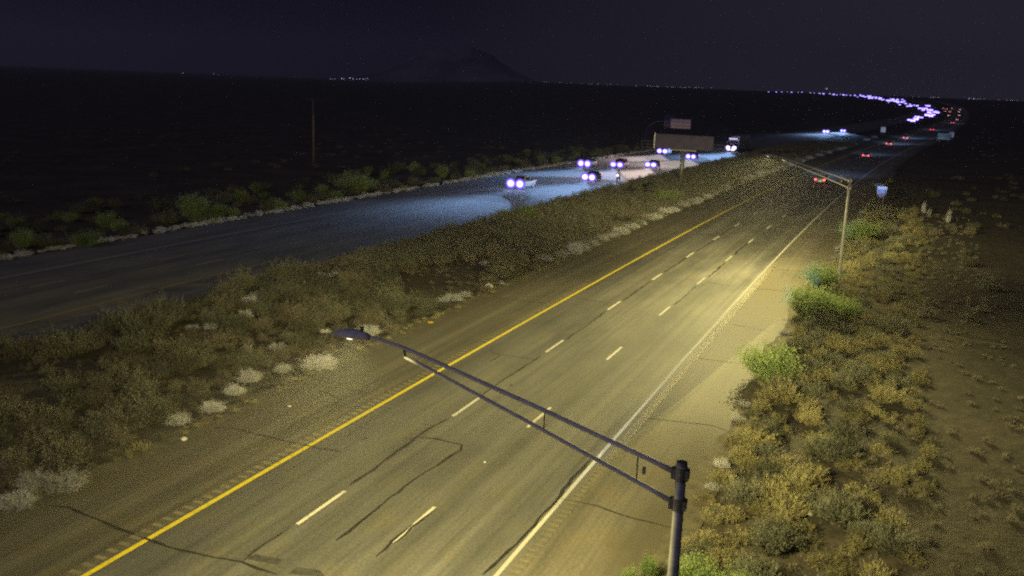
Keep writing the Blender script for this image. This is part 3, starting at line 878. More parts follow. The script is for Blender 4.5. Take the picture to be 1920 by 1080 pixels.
def make_truck(px, py):
    y = 200.0
    while True:                                            # slide along the median lane to where it was seen
        x = float(bend(y)) - 47.9
        v = Vector((x, y, 1.4 - CAM_H))
        if 960 + F_PX * v.dot(RT) / v.dot(FW) >= px: break
        y += 1.0
    t = tag(empty("lorry", (x, y, float(lift(y))), PI + heading(y)), "oncoming lorry with dazzling headlights beyond the message sign walkway", "lorry", "oncoming cars on the far carriageway")
    m = MB(); m.loft([ring(4.2, 1.12, .5, 1.7, .15), ring(3.9, 1.2, .45, 1.9, .15), ring(2.6, 1.22, .45, 2.0, .12), ring(2.3, 1.22, .45, 3.3, .15), ring(.6, 1.22, .45, 3.6, .15)]); m.build("cab", M_CARS["black"], t, True)
    m = MB(); quad_panel(m, (1.0, 2.62, 2.05), (-1.0, 2.62, 2.05), (-.98, 2.36, 3.0), (.98, 2.36, 3.0), .96, .05); m.build("windscreen", M_GLASS, t)
    m = MB(); m.box((0, -6.2, 2.55), (2.5, 12.6, 2.75)); m.build("trailer", M_CARS["grey"], t, False, .05)
    m = MB(); m.box((0, -5, 1.05), (.9, 14, .25)); m.build("chassis", M_GALVD, t)
    for yy in (3.3, .2, -1.0, -10.2, -11.4):
        for sx in (-1, 1): wheel(t, sx * 1.08, yy, .5)
    for sx in (-1, 1):
        m = MB(); m.loft([[(sx * .85 + .55 * math.cos(a), yy, 1.10 + .46 * math.sin(a)) for a in np.linspace(0, 2 * PI, 12, endpoint=False)] for yy in (4.05, 4.3)]); m.build("headlight", M_HEAD, t)  # headlights and fog lights oversized to imitate glare
        m = MB(); m.box((sx * .55, 4.25, .55), (.8, .1, .3)); m.build("fog_light", M_HEAD, t)
        m = MB(); m.box((sx * 1.42, 2.5, 2.5), (.16, .2, .7)); m.build("wing_mirror", M_GALVD, t)
    for k in range(5):
        m = MB(); m.box((-.9 + .45 * k, 2.28, 3.42), (.22, .1, .12)); m.build("marker_light", M_HEAD, t)
    beam(t, (0, 4.45, 1.05), BEAM_W * 1.6)
make_truck(1377, 286)

def make_added_motorcycle(px, py):  # bike and rider are unseen, added to carry a lone bright glow
    x, y, _ = ground_at(px, py, 0.9)
    t = tag(empty("motorcycle", (x, y, float(lift(y))), PI + heading(y)), "motorcycle added around a lone bright light on the blue lit median lane", "motorcycle", "oncoming cars on the far carriageway")  # unseen bike, added to carry the lone glow
    for yy in (.72, -.72):
        w = wheel(t, 0, yy, .31); w.scale = (.6, 1, 1)
    m = MB(); m.loft([ring(.45, .10, .62, .86, .05), ring(.2, .17, .56, .98, .08), ring(-.1, .15, .52, .86, .06), ring(-.75, .11, .62, .80, .04)]); m.build("tank", M_CARS["black"], t, True)
    m = MB(); m.box((0, .02, .48), (.32, .5, .34)); m.build("engine", M_GALVD, t, False, .04)
    for sx in (-.09, .09):
        m = MB(); m.tube([(sx, .72, .31), (sx, .46, .98)], .03, 8); m.build("fork", M_RIM, t)
    m = MB(); m.tube([(-.36, .32, 1.03), (-.1, .46, 1.0), (.1, .46, 1.0), (.36, .32, 1.03)], .018, 6); m.build("handlebar", M_GALVD, t)
    m = MB(); m.loft([[(.20 * math.cos(a), yy, .90 + .17 * math.sin(a)) for a in np.linspace(0, 2 * PI, 12, endpoint=False)] for yy in (.50, .66)]); m.build("headlight", M_HEAD, t)
    beam(t, (0, .75, .9), BEAM_W * .8)
    # rider: one skinned body
    J = [(0, -.28, .86), (0, -.24, 1.10), (0, -.12, 1.36), (0, -.07, 1.50), (0, -.05, 1.62), (0, -.04, 1.74),
         (.20, -.12, 1.34), (.33, .02, 1.16), (.34, .28, 1.05), (-.20, -.12, 1.34), (-.33, .02, 1.16), (-.34, .28, 1.05),
         (.14, -.22, .84), (.24, .16, .72), (.20, -.10, .36), (.20, .08, .30), (-.14, -.22, .84), (-.24, .16, .72), (-.20, -.10, .36), (-.20, .08, .30)]
    Ed = [(0, 1), (1, 2), (2, 3), (3, 4), (4, 5), (2, 6), (6, 7), (7, 8), (2, 9), (9, 10), (10, 11), (0, 12), (12, 13), (13, 14), (14, 15), (0, 16), (16, 17), (17, 18), (18, 19)]
    Rr = [.16, .15, .17, .07, .12, .11, .075, .055, .045, .075, .055, .045, .10, .08, .06, .05, .10, .08, .06, .05]
    me = bpy.data.meshes.new("rider_body"); me.from_pydata(J, Ed, []); me.materials.append(M_CARS["grey"])
    o = link(bpy.data.objects.new("person", me))
    o.location = t.location; o.rotation_euler = t.rotation_euler
    md = o.modifiers.new("Skin", "SKIN"); md.use_smooth_shade = True
    for v, rr in zip(me.skin_vertices[0].data, Rr): v.radius = (rr, rr)
    me.skin_vertices[0].data[0].use_root = True
    sm = o.modifiers.new("Sub", "SUBSURF"); sm.levels = sm.render_levels = 1
    tag(o, "added rider in dark clothing hunched on the motorcycle", "person")
    m = MB(); rings = []
    for zz, rr in ((1.58, .10), (1.64, .135), (1.72, .145), (1.80, .12), (1.86, .05)): rings.append([(rr * math.cos(a), -.04 + rr * 1.1 * math.sin(a), zz) for a in np.linspace(0, 2 * PI, 12, endpoint=False)])
    m.loft(rings); h = m.build("helmet", M_CARS["black"], o, True)
make_added_motorcycle(1160, 329)

# far traffic: one small mesh per car, body + lamps + bloom plates
def far_car_mesh(head):
    m = MB(); m.cur = 0
    m.loft([ring(*s) for s in CAR_SPECS["suv"]["body"]])
    m.loft([ring(1.0, .9, 1.0, 1.1, .02), ring(.4, .75, 1.0, 1.72, .08), ring(-1.7, .75, 1.0, 1.72, .08), ring(-2.1, .9, 1.0, 1.1, .02)])
    m.cur = 1
    for sx in (-1, 1):
        yy, hw, hh = (2.36, .46, .36) if head else (-2.34, .26, .13)
        m.box((sx * .66, yy, .82), (hw * 2, .12, hh * 2))
        if head:
            m.cur = 2; m.box((sx * .70, yy - .02, .86), (1.40, .08, 1.15)); m.cur = 1  # violet plate around the lamp, glowing to imitate bloom
    return m.mesh("far_car", [M_CARS["grey"], M_HEADF if head else M_TAILF, M_BLOOM])
FARH, FART = far_car_mesh(True), far_car_mesh(False)
def far_car(px, py, head, scale=1.0, rot=None):
    x, y, z = ground_at(px, py, 0.8)
    o = link(bpy.data.objects.new("far_car", FARH if head else FART))
    o.location = (x, y, z + float(lift(y)))
    az = math.atan2(-x, y); o.scale = (scale, scale, scale)
    o.rotation_euler = (0, 0, (PI if head else 0) + (az * .7))
    if head: tag(o, "far oncoming car seen only as headlights in the distant stream", "car", "far oncoming headlights towards the horizon")
    else: tag(o, "far car seen only as tail lights beyond the bend", "car", "far tail lights beyond the bend")
    return o
rs = random.Random(21)
stream = [(1752, 209), (1744, 211), (1747, 217), (1741, 206), (1729, 205), (1722, 202), (1694, 190), (1688, 195), (1676, 186), (1666, 190), (1650, 187), (1638, 184), (1628, 183), (1618, 182), (1712, 223), (1718, 223), (1745, 214), (1750, 214), (1755, 211), (1740, 216), (1733, 206), (1700, 199), (1683, 190), (1671, 187), (1659, 187), (1695, 193), (1642, 183), (1706, 226), (1712, 226), (1721, 220), (1727, 219), (1742, 213), (1748, 212), (1752, 210), (1746, 208), (1749, 215), (1756, 213),
          (1731, 204), (1737, 203), (1741, 201), (1735, 199), (1704, 197), (1709, 198), (1714, 197), (1719, 199), (1699, 195),
          (1686, 193), (1690, 191), (1692, 188), (1678, 190), (1674, 189), (1668, 188), (1663, 188), (1681, 187), (1655, 186), (1650, 184)]
for i in range(16): 
    u = i / 15; stream.append((1648 - 44 * u + rs.uniform(-1.5, 1.5), 184.5 - 4.2 * u + rs.uniform(-1, 1)))
for i in range(13):
    u = i / 12; stream.append((1602 - 82 * u + rs.uniform(-2, 2), 180.4 - 6.0 * u + rs.uniform(-.8, .8)))
for i in range(8):
    u = i / 7; stream.append((1518 - 74 * u + rs.uniform(-2, 2), 174.2 - 1.6 * u + rs.uniform(-.4, .4)))
for p in stream:
    near = p[1] > 194
    far_car(p[0] + rs.uniform(-2, 2), p[1] + rs.uniform(-1.0, 1.6) * (1.4 if 1600 < p[0] < 1765 else .5), True, rs.uniform(.85, 1.7) if near else rs.uniform(.8, 2.0))
for p in [(1769, 204), (1775, 205), (1785, 204), (1780.5, 210), (1778, 217), (1800, 206), (1798, 210), (1798.6, 217), (1794.5, 224.6), (1772, 209)]: far_car(p[0], p[1], False)

# town lamps along the horizon
def lamp_mesh(mat, s):
    m = MB(); m.cur = 0; m.tube([(0, 0, 0), (0, 0, 6)], .12, 6); m.tube([(0, 0, 6), (0, -.9, 6.2)], .07, 6)
    m.cur = 1; m.box((0, -1.0, 6.2), (s, s, s * .7)); return m.mesh("distant_lamp", [M_GALVD, mat])
TL = [lamp_mesh(M_TOWN, 1.5), lamp_mesh(M_TOWND, 1.5), lamp_mesh(M_TOWN, 2.2)]
def town(px, py, k, label, group):
    d = FW + RT * ((px - 960) / F_PX) - UP * ((py - 540) / F_PX)
    r = 4300.0 + rs.uniform(-300, 500); t_ = r / math.hypot(d.x, d.y)
    z = float(terrain_xy(d.x * t_, d.y * t_)) - .2
    o = link(bpy.data.objects.new("distant_lamp", TL[k])); o.location = (d.x * t_, d.y * t_, z)
    o.scale = (1, 1, max(.4, (CAM_H + d.z * t_ - z) / 6.2))
    o.rotation_euler = (0, 0, math.atan2(-d.x, d.y))
    tag(o, label, "lamp", group)
G1 = "lamps of the isolated bright yard on the left skyline"
for px, py, k in ((619, 147, 0), (623, 148.5, 0), (628, 148, 1), (641, 147, 2), (645, 148, 1), (656, 146.5, 2), (662, 148, 1), (668, 148.5, 1), (675, 148, 1), (681, 148, 0), (685, 148.5, 0), (689, 147.5, 0)):
    town(px, py, k, "white yard lamp in the isolated cluster on the dark left skyline", G1)
G2 = "scattered town lamps along the central horizon"
for i in range(44):
    px = 990 + rs.random() ** .8 * 345
    py = 155 + (px - 990) * .031 + rs.uniform(-.8, .8)
    town(px, py, 1 if rs.random() < .75 else 0, "faint town lamp strung along the central horizon", G2)
G3 = "town lamps along the right horizon"
for i in range(34):
    px = rs.choice([rs.uniform(1705, 1762), rs.uniform(1815, 1846), rs.uniform(1848, 1908)])
    py = 186.5 + (px - 1705) * .020 + rs.uniform(-.7, .7)
    town(px, py, 0 if 1815 < px < 1840 else 1, "pale town lamp on the right horizon beyond the traffic", G3)
town(1550, 166.5, 0, "single lamp floating above the headlight stream", None)
town(1677, 181, 0, "lone bright lamp just above the bright end of the headlight stream", None)
for px, py in ((343, 137), (401, 138), (410, 141)): town(px, py, 1, "faint lonely lamp on the far left skyline", "faint lonely lamps far left")

# ------------------------------------------------------------------ vegetation
def rot_frame(d):
    """two unit vectors perpendicular to each row of d"""
    ref = np.where(np.abs(d[:, 2:3]) < .9, np.array([[0, 0, 1.0]]), np.array([[1.0, 0, 0]]))
    a = np.cross(d, ref); a /= np.linalg.norm(a, axis=1, keepdims=True)
    return a, np.cross(d, a)

def shrub_geo(seed, h, rad, nst, nleaf, ll, lw, lean=0.9, droop=0.15, t0=0.3, side=0.12, stem_w=.012, seg=4, spread_leaf=1.0, base=.18):
    """stems fanning from the crown of the root with many narrow leaves; returns V, Q, material index (0 leaf, 1 twig)"""
    r = np.random.RandomState(seed)
    az = r.uniform(0, 2 * PI, nst); tl = np.sqrt(r.uniform(0.02, 1, nst)) * lean
    ln = h * r.uniform(.60, 1.08, nst) * (1 - .25 * (tl / lean) ** 2)
    d = np.stack([np.cos(az) * np.sin(tl), np.sin(az) * np.sin(tl), np.cos(tl)], -1)
    hs = rad / max(1e-6, (h * math.sin(lean)))
    d[:, :2] *= min(hs, 2.2)
    b0 = np.stack([np.cos(az), np.sin(az), 0 * az], -1) * (r.uniform(0, base, nst) * rad)[:, None]
    bendv = r.normal(0, .16, (nst, 3)); bendv[:, 2] = -droop * np.abs(r.normal(1, .4, nst))
    def at(i, t): return b0[i] + d[i] * (ln[i] * t)[:, None] + bendv[i] * (ln[i] * t * t)[:, None]
    V, Q, mi = [], [], []
    n0 = 0
    I = np.arange(nst)
    T = np.linspace(0, 1, seg + 1)
    P = np.stack([at(I, np.full(nst, t)) for t in T], 1)
    wv = np.stack([-np.sin(az + 1), np.cos(az + 1), r.uniform(-.3, .3, nst)], -1)
    wd = stem_w * (1 - .8 * T)[None, :, None] * wv[:, None, :]
    SV = np.stack([P - wd, P + wd], 2).reshape(-1, 3)
    k = (seg + 1) * 2
    for s_ in range(seg):
        o = I * k + s_ * 2
        Q.append(np.stack([o, o + 1, o + 3, o + 2], -1))
    V.append(SV); mi.append(np.ones(nst * seg, int)); n0 = len(SV)
    N = nst * nleaf
    i = np.repeat(I, nleaf)
    t = t0 + (1.02 - t0) * r.uniform(0, 1, N) ** .75
    c = at(i, t) + r.normal(0, side, (N, 3)) * (h * .5)[..., None] if np.ndim(h) else at(i, t) + r.normal(0, side * h * .5, (N, 3))
    c[:, 2] = np.maximum(c[:, 2], .02)
    dd = d[i] * .8 + r.normal(0, .65 * spread_leaf, (N, 3)); dd[:, 2] += .15
    dd /= np.linalg.norm(dd, axis=1, keepdims=True)
    a, _ = rot_frame(dd)
    rr = r.uniform(0, 2 * PI, N)[:, None]
    a2, b2 = rot_frame(dd); a = a2 * np.cos(rr) + b2 * np.sin(rr)
    L = (ll * r.uniform(.5, 1.3, N))[:, None]; W = (lw * r.uniform(.6, 1.3, N))[:, None]
    LV = np.stack([c - a * W * .5, c + dd * L * .45 - a * W, c + dd * L, c + dd * L * .45 + a * W], 1).reshape(-1, 3)
    o = n0 + np.arange(N) * 4
    Q.append(np.stack([o, o + 1, o + 2, o + 3], -1)); V.append(LV); mi.append(np.zeros(N, int))
    return np.concatenate(V), np.concatenate(Q), np.concatenate(mi)

def protos(name, leaf, twig, n, seed, **k):
    out = []
    for i in range(n):
        g = shrub_geo(seed + i, **k)
        out.append((mesh_np(name, g[0], g[1], [leaf, twig], g[2]), g))
    return out
P_CREO = protos("scrub", M_OLIVE, M_TWIG, 5, 100, h=1.30, rad=.95, nst=105, nleaf=26, ll=.085, lw=.017, lean=.95, droop=.14, side=.09, stem_w=.016)
P_DARK = protos("scrub", M_BROWN, M_TWIG, 5, 200, h=1.0, rad=.90, nst=115, nleaf=22, ll=.075, lw=.014, lean=1.1, droop=.14, side=.10, stem_w=.016)
P_PALE = protos("pale", M_PALE, M_TWIGP, 5, 300, h=.75, rad=.80, nst=150, nleaf=46, ll=.075, lw=.008, lean=1.2, droop=.12, side=.13, t0=.15)
P_BROOM = protos("broom", M_GREEN, M_TWIG, 4, 400, h=2.1, rad=1.35, nst=170, nleaf=60, ll=.11, lw=.024, lean=.85, droop=.10, side=.13, t0=.15)
P_FEATHER = protos("feather", M_STRAW, M_TWIGP, 4, 500, h=1.25, rad=1.05, nst=170, nleaf=18, ll=.16, lw=.012, lean=1.05, droop=.22, side=.05, t0=.25, spread_leaf=.45, stem_w=.010)
P_FEATHG = protos("feather", M_OLIVE, M_TWIGP, 4, 550, h=1.35, rad=1.10, nst=170, nleaf=20, ll=.16, lw=.014, lean=1.05, droop=.22, side=.06, t0=.2, spread_leaf=.5, stem_w=.010)
P_GRASS = protos("grass", M_STRAW, M_STRAW, 4, 600, h=.50, rad=.42, nst=90, nleaf=4, ll=.18, lw=.010, lean=.9, droop=.30, side=.03, t0=.4, spread_leaf=.3, stem_w=.010)
P_LOWO = [shrub_geo(700 + i, h=1.15, rad=1.0, nst=34, nleaf=26, ll=.13, lw=.026, lean=1.05, droop=.1, side=.15, seg=2) for i in range(4)]
P_LOWB = [shrub_geo(750 + i, h=.70, rad=.55, nst=34, nleaf=10, ll=.15, lw=.018, lean=1.0, droop=.2, side=.08, seg=2) for i in range(4)]

def plant(name, proto, x, y, sc, label, cat, group=None, sz=None, rz=None):
    o = link(bpy.data.objects.new(name, proto[0]))
    z = float(terrain_xy(x, y))
    o.location = (x, y, z - .02); o.rotation_euler = (rs.uniform(-.06, .06), rs.uniform(-.06, .06), rs.uniform(0, 2 * PI) if rz is None else rz)
    o.scale = (sc * rs.uniform(.9, 1.1), sc * rs.uniform(.9, 1.1), sz or sc * rs.uniform(.65, 1.35))
    return tag(o, label, cat, group)

def merged(name, protos_, places, mats, label, kind="stuff"):
    V, Q, mi, n = [], [], [], 0
    for (x, y, sc, szz) in places:
        g = protos_[rs.randrange(len(protos_))]
        a = rs.uniform(0, 2 * PI); c, s = math.cos(a), math.sin(a)
        v = g[0]
        V.append(np.stack([(v[:, 0] * c - v[:, 1] * s) * sc + x, (v[:, 0] * s + v[:, 1] * c) * sc + y, v[:, 2] * szz + float(terrain_xy(x, y))], -1))
        Q.append(g[1] + n); mi.append(g[2]); n += len(v)
    o = link(bpy.data.objects.new(name, mesh_np(name, np.concatenate(V), np.concatenate(Q), mats, np.concatenate(mi))))
    return tag(o, label, kind=kind)

occupied = []
def free(x, y, d):
    return all((x - a) ** 2 + (y - b) ** 2 > (d + r) ** 2 for a, b, r in occupied)

# --- plants one can single out
def at_px(px, py): 
    g = ground_at(px, py); return g[0], g[1]
def special(name, pr, px, py, sc, sz, label, cat="bush", group=None, r=None):
    x, y = at_px(px, py)
    occupied.append((x, y, r if r is not None else sc * .7))
    return plant(name, pr, x, y, sc, label, cat, group, sz)
special("broom_bush", P_BROOM[0], 1440, 714, 1.18, 1.12, "bright green rounded bush at the edge of the outer shoulder", r=1.0)
special("broom_bush", P_BROOM[1], 1515, 598, 1.35, 1.35, "large olive green bush in front of the second lamp post", r=1.3)
special("broom_bush", P_BROOM[2], 1568, 600, 1.15, 1.05, "dark green bush right beside the base of the second lamp post", r=1.0)
special("broom_bush", P_BROOM[3], 1540, 540, 1.15, 1.1, "yellow lit bush behind the large olive bush at the shoulder edge", r=1.0)
special("broom_bush", P_BROOM[0], 1610, 452, 1.75, 1.25, "broad dim green bush on the verge beyond the second lamp post", r=1.4)
special("broom_bush", P_BROOM[1], 1300, 1105, .62, .60, "fresh green bush at the foot of the near lamp pole", r=.5)
special("broom_bush", P_BROOM[2], 1370, 1120, .55, .50, "low green bush right of the near lamp pole", r=.4)
special("green_weed", P_BROOM[3], 1215, 1090, .22, .50, "tall thin green weed just left of the near lamp pole", "weed", None, .2)
special("green_weed", P_BROOM[0], 1178, 1105, .20, .42, "small green weed, leftmost at the bottom edge of the shoulder", "weed", None, .2)
special("brittlebush", P_PALE[0], 118, 918, 1.15, 1.20, "large pale flowering bush at the lower left edge of the median", r=.8)
special("brittlebush", P_PALE[1], 62, 915, .95, 1.0, "pale grey bush tucked left of the large pale one", r=.6)
special("brittlebush", P_PALE[2], 30, 950, .95, .8, "dim grey low bush at the far lower left corner", r=.6)
special("brittlebush", P_PALE[3], 600, 690, 1.35, 1.1, "wide pale bush by the median shoulder below the lamp head", r=.9)
special("brittlebush", P_PALE[4], 398, 770, .85, .7, "small pale bush with bright top at the median edge, left of the cracked patch", r=.6)
special("brittlebush", P_PALE[0], 335, 793, .75, .7, "grey green pale bush just left of the small bright topped one", r=.5)
special("grass_clump", P_GRASS[0], 262, 846, 1.0, .95, "lone straw coloured grass clump near the white scrap of litter", "grass clump", None, .3)
special("brittlebush", P_PALE[1], 530, 697, .75, .7, "small pale bush left of the wide pale bush", r=.5)
special("brittlebush", P_PALE[2], 690, 628, 1.15, .95, "pale feathery bush right behind the near lamp head", r=.7)
special("brittlebush", P_PALE[3], 1352, 876, .50, .58, "little white leaved bush at the shoulder edge above the lamp clamp", r=.3)
special("brittlebush", P_PALE[4], 1335, 918, .42, .50, "little pale tuft below the white leaved bush", r=.3)
special("brittlebush", P_PALE[0], 1384, 790, .52, .55, "pale tuft on the shoulder edge, lower of two near the green bush", r=.3)
special("brittlebush", P_PALE[1], 1396, 762, .45, .50, "pale tuft on the shoulder edge, upper of two near the green bush", r=.3)
special("brittlebush", P_PALE[2], 1470, 628, .55, .5, "small bluish bush at the shoulder edge under the large olive bush", r=.3)
special("dead_yucca", P_PALE[3], 1731, 401, .42, 2.5, "tall pale dead plant, left of the two in the dark field", "plant", None, .5)
special("dead_yucca", P_PALE[4], 1741, 403, .42, 1.4, "short pale dead plant beside the left tall one", "plant", None, .4)
special("dead_yucca", P_PALE[0], 1777, 417, .42, 2.6, "tall pale dead plant, right of the two in the dark field", "plant", None, .5)
special("brittlebush", P_PALE[1], 1648, 350, 1.1, 1.0, "pale bush on the verge beyond the shield sign", r=.6)
GP = "pale bushes along the median edge of the near carriageway"
for px, py, sc, sz in ((850, 563, 1.1, .75), (830, 567, .8, .6), (872, 556, .7, .6), (1020, 490, 1.35, .95), (1048, 482, 1.2, .9), (1072, 476, .9, .8), (1092, 470, 1.3, 1.1),
                       (1128, 452, 1.2, 1.0), (1142, 446, .9, .8), (1164, 440, 1.2, .85), (1216, 412, 1.2, .9), (1232, 408, 1.1, .9), (1248, 400, 1.5, 1.2), (1262, 397, 1.2, 1.0), (1282, 388, 1.2, 1.2),
                       (1296, 383, 1.4, 1.1), (1310, 380, 1.0, 1.1), (1326, 372, 1.4, 1.2), (1340, 366, 1.2, 1.1), (1356, 358, 1.2, 1.0), (1394, 338, 1.6, 1.1), (1408, 334, 1.5, 1.1), (1422, 330, 1.3, 1.0), (1436, 326, 1.7, 1.2),
                       (1452, 322, 1.4, 1.0), (1466, 318, 1.6, 1.1), (1482, 311, 1.6, 1.0), (1500, 304, 1.9, 1.3), (1518, 298, 1.8, 1.2), (1536, 293, 1.8, 1.1), (1552, 288, 1.8, 1.1), (1572, 281, 2.0, 1.2), (1600, 272, 2.0, 1.2), (1625, 263, 2.2, 1.2), (1640, 258, 2.2, 1.2)):
    x, y = at_px(px, py)
    occupied.append((x, y, .6))
    plant("brittlebush", P_PALE[rs.randrange(5)], x, y, sc * .95, "pale grey bush in the row along the median edge of the near road", "bush", GP, sz * 1.05)

for _ in range(48):
    y = 78 + rs.random() * 235; x = float(bend(y)) - 26.5 - rs.random() * .9
    occupied.append((x, y, .5))
    plant("brittlebush", P_PALE[rs.randrange(5)], x, y, rs.uniform(.7, 1.35), "pale grey bush in the row along the median edge of the near road", "bush", GP)

# bare twiggy tree against the lit far road
def bare_tree(px, py):
    x, y = at_px(px, py)
    t = tag(empty("bare_tree", (x, y, 0)), "bare twiggy small tree silhouetted against the blue lit far road", "tree")
    r2 = random.Random(9); tr = MB(); cr = MB()
    tr.tube([(0, 0, 0), (.06, .02, .7), (.02, 0, 1.3)], [.10, .08, .06], 8)
    def grow(p, d, L, rad, dep, mb):
        q = p + d * L; mid = (p + q) / 2 + Vector((r2.uniform(-.1, .1), r2.uniform(-.1, .1), r2.uniform(-.05, .1))) * L
        mb.tube([p, mid, q], [rad, rad * .8, rad * .6], 5, False)
        if dep == 0: return
        for _ in range(3):
            nd = (d + Vector((r2.uniform(-.9, .9), r2.uniform(-.9, .9), r2.uniform(-.35, .7)))).normalized()
            grow(q if r2.random() < .6 else mid, nd, L * r2.uniform(.6, .85), rad * .6, dep - 1, mb)
    for k in range(7):
        a = k * 2 * PI / 7 + r2.uniform(-.3, .3)
        grow(Vector((.02, 0, r2.uniform(.5, 1.3))), Vector((math.cos(a) * .9, math.sin(a) * .9, r2.uniform(.4, 1.1))).normalized(), r2.uniform(.7, 1.0), .04, 4, cr)
    tr.build("trunk", M_TWIG, t); cr.build("crown", M_TWIG, t)
    occupied.append((x, y, 1.0))
bare_tree(968, 402)
special("broom_bush", P_BROOM[2], 985, 410, .95, .75, "green bush under the bare twiggy tree by the far road", r=.9)
special("broom_bush", P_BROOM[1], 945, 408, .8, .55, "low teal lit bush left of the bare twiggy tree", r=.7)
special("broom_bush", P_BROOM[3], 1250, 378, 1.6, .95, "broad green bush in the median left of the message sign post", r=1.4)

# --- right verge: feathery brush beside the outer shoulder
def zr(x, y):
    la = lat_of(x, y)
    b = "at the near lamp pole" if y < 27 else ("below the bright green bush" if y < 48 else ("between the two lamp posts" if y < 70 else "past the second lamp post"))
    return b + (", at pavement edge" if la < -3.6 else (", set back on dirt" if la > -1.5 else ""))
GR = "feathery brush crowding the outer shoulder"
n = 0; tries = 0
while n < 290 and tries < 9000:
    tries += 1
    y = 16 + (rs.random() ** 1.25) * 125
    la = -4.9 + rs.random() ** 1.35 * 6.4
    x = float(bend(y)) + la
    if not free(x, y, .34): continue
    occupied.append((x, y, .28)); n += 1
    u = rs.random()
    near = la < -4.2
    if u < .42: plant("feathery_brush", P_FEATHER[rs.randrange(4)], x, y, rs.uniform(.55, .95) * (.6 if near else 1), "straw coloured feathery brush beside outer shoulder " + zr(x, y), "bush", GR)
    elif u < .85: plant("feathery_brush", P_FEATHG[rs.randrange(4)], x, y, rs.uniform(.55, 1.0) * (.6 if near else 1), "olive feathery brush beside outer shoulder " + zr(x, y), "bush", GR)
    else: plant("feathery_brush", P_CREO[rs.randrange(5)], x, y, rs.uniform(.6, 1.05) * (.6 if near else 1), "dense olive bush beside outer shoulder " + zr(x, y), "bush", GR)
merged("verge_brush", P_LOWO, [(float(bend(yy)) + ll, yy, a * .55, a * .6) for yy, ll, a in ((14 + rs.random() ** 1.1 * 130, -4.7 + rs.random() ** 1.5 * 7.5, rs.uniform(.6, 1.1)) for _ in range(520))], [M_STRAW, M_TWIGP], "low straw brush filling the gaps beside the outer shoulder")
# sparse scrub on the dark field to the right
GD = "sparse scrub on the dark field right of the road"
n = 0; tries = 0
while n < 75 and tries < 4000:
    tries += 1
    y = 22 + rs.random() * 150; la = 1.0 + rs.random() ** 1.2 * 42
    x = float(bend(y)) + la
    if not free(x, y, .8): continue
    occupied.append((x, y, .5)); n += 1
    plant("field_bush", (P_DARK if rs.random() < .6 else P_CREO)[rs.randrange(5)], x, y, rs.uniform(.5, 1.3), "dark low scrub bush on the unlit field right of the road", "bush", GD)

# fallen branches in the dark field
def branch(pts, r, label):
    P = []
    for p in pts:
        x, y = at_px(*p); P.append((x, y, .12 + rs.uniform(0, .12)))
    m = MB(); m.tube(P, [r] + [r * .7] * (len(P) - 2) + [r * .3], 6); tag(m.build("fallen_branch", M_TWIG), label, "branch")
branch([(1642, 590), (1680, 594), (1720, 600), (1762, 606)], .07, "long thin fallen branch on the dirt right of the large olive bush")
branch([(1790, 634), (1820, 642), (1870, 650), (1900, 655)], .09, "fallen branch on the dark ground at the right picture edge")
branch([(1572, 998), (1590, 985), (1612, 978)], .05, "short dark branch on the ground beyond the feathery brush")

# --- median scrub
def zone(x, y):
    la = lat_of(x, y)
    a = "on near road side" if la > -31 else ("on far road side" if la < -37.5 else "in the middle")
    b = "near lower left corner" if y < 34 else ("left of near lamp head" if y < 52 else ("level with second lamp" if y < 80 else "towards message sign"))
    return "%s of median, %s" % (a, b)
GM = "scrub bushes filling the median"
cand = []
tries = 0
while tries < 9000:
    tries += 1
    y = 10 + rs.random() ** 1.3 * 330
    w0, w1 = -42.0, -26.6
    x = float(bend(y)) + rs.uniform(w0, w1)
    edge = lat_of(x, y) > -27.6
    if mnoise.noise(Vector((x * .11, y * .075, 3.3))) < -.22 + .30 * (rs.random() - .5): continue      # bare gaps
    if edge and rs.random() < .6: continue
    if not free(x, y, .50 if y < 110 else .62): continue
    occupied.append((x, y, .42)); cand.append((x, y))
def in_view(x, y):
    d = Vector((x, y, .5 - CAM_H)); f = d.dot(FW)
    return f > 5 and abs(d.dot(RT) / f) < .58 and abs(d.dot(UP) / f) < .34
cand = [c for c in cand if in_view(*c)]
cand.sort(key=lambda c: c[1] * .6 + abs(c[0]) * .8)
for (x, y) in cand[:296]:
    la = lat_of(x, y); u = rs.random()
    small = .62 if la > -27.8 else 1.0
    if u < .52: plant("scrub_bush", P_CREO[rs.randrange(5)], x, y, (.45 + 1.05 * rs.random() ** 1.3) * small, "olive desert scrub bush " + zone(x, y), "bush", GM)
    elif u < .94: plant("scrub_bush", P_DARK[rs.randrange(5)], x, y, (.40 + 1.0 * rs.random() ** 1.3) * small, "dry brown scrub bush " + zone(x, y), "bush", GM)
    else: plant("scrub_bush", P_PALE[rs.randrange(5)], x, y, rs.uniform(.5, .8) * small, "greyish scrub bush " + zone(x, y), "bush", GM)
rest = cand[296:]
hl = len(rest) // 2
merged("median_scrub", P_LOWO, [(x, y, rs.uniform(.75, 1.25), rs.uniform(.7, 1.2)) for x, y in rest[::2]], [M_OLIVE, M_TWIG], "far olive scrub merging together along the median")
merged("median_scrub", P_LOWO, [(x, y, rs.uniform(.7, 1.2), rs.uniform(.6, 1.0)) for x, y in rest[1::2]], [M_BROWN, M_TWIG], "far brown scrub merging together along the median")

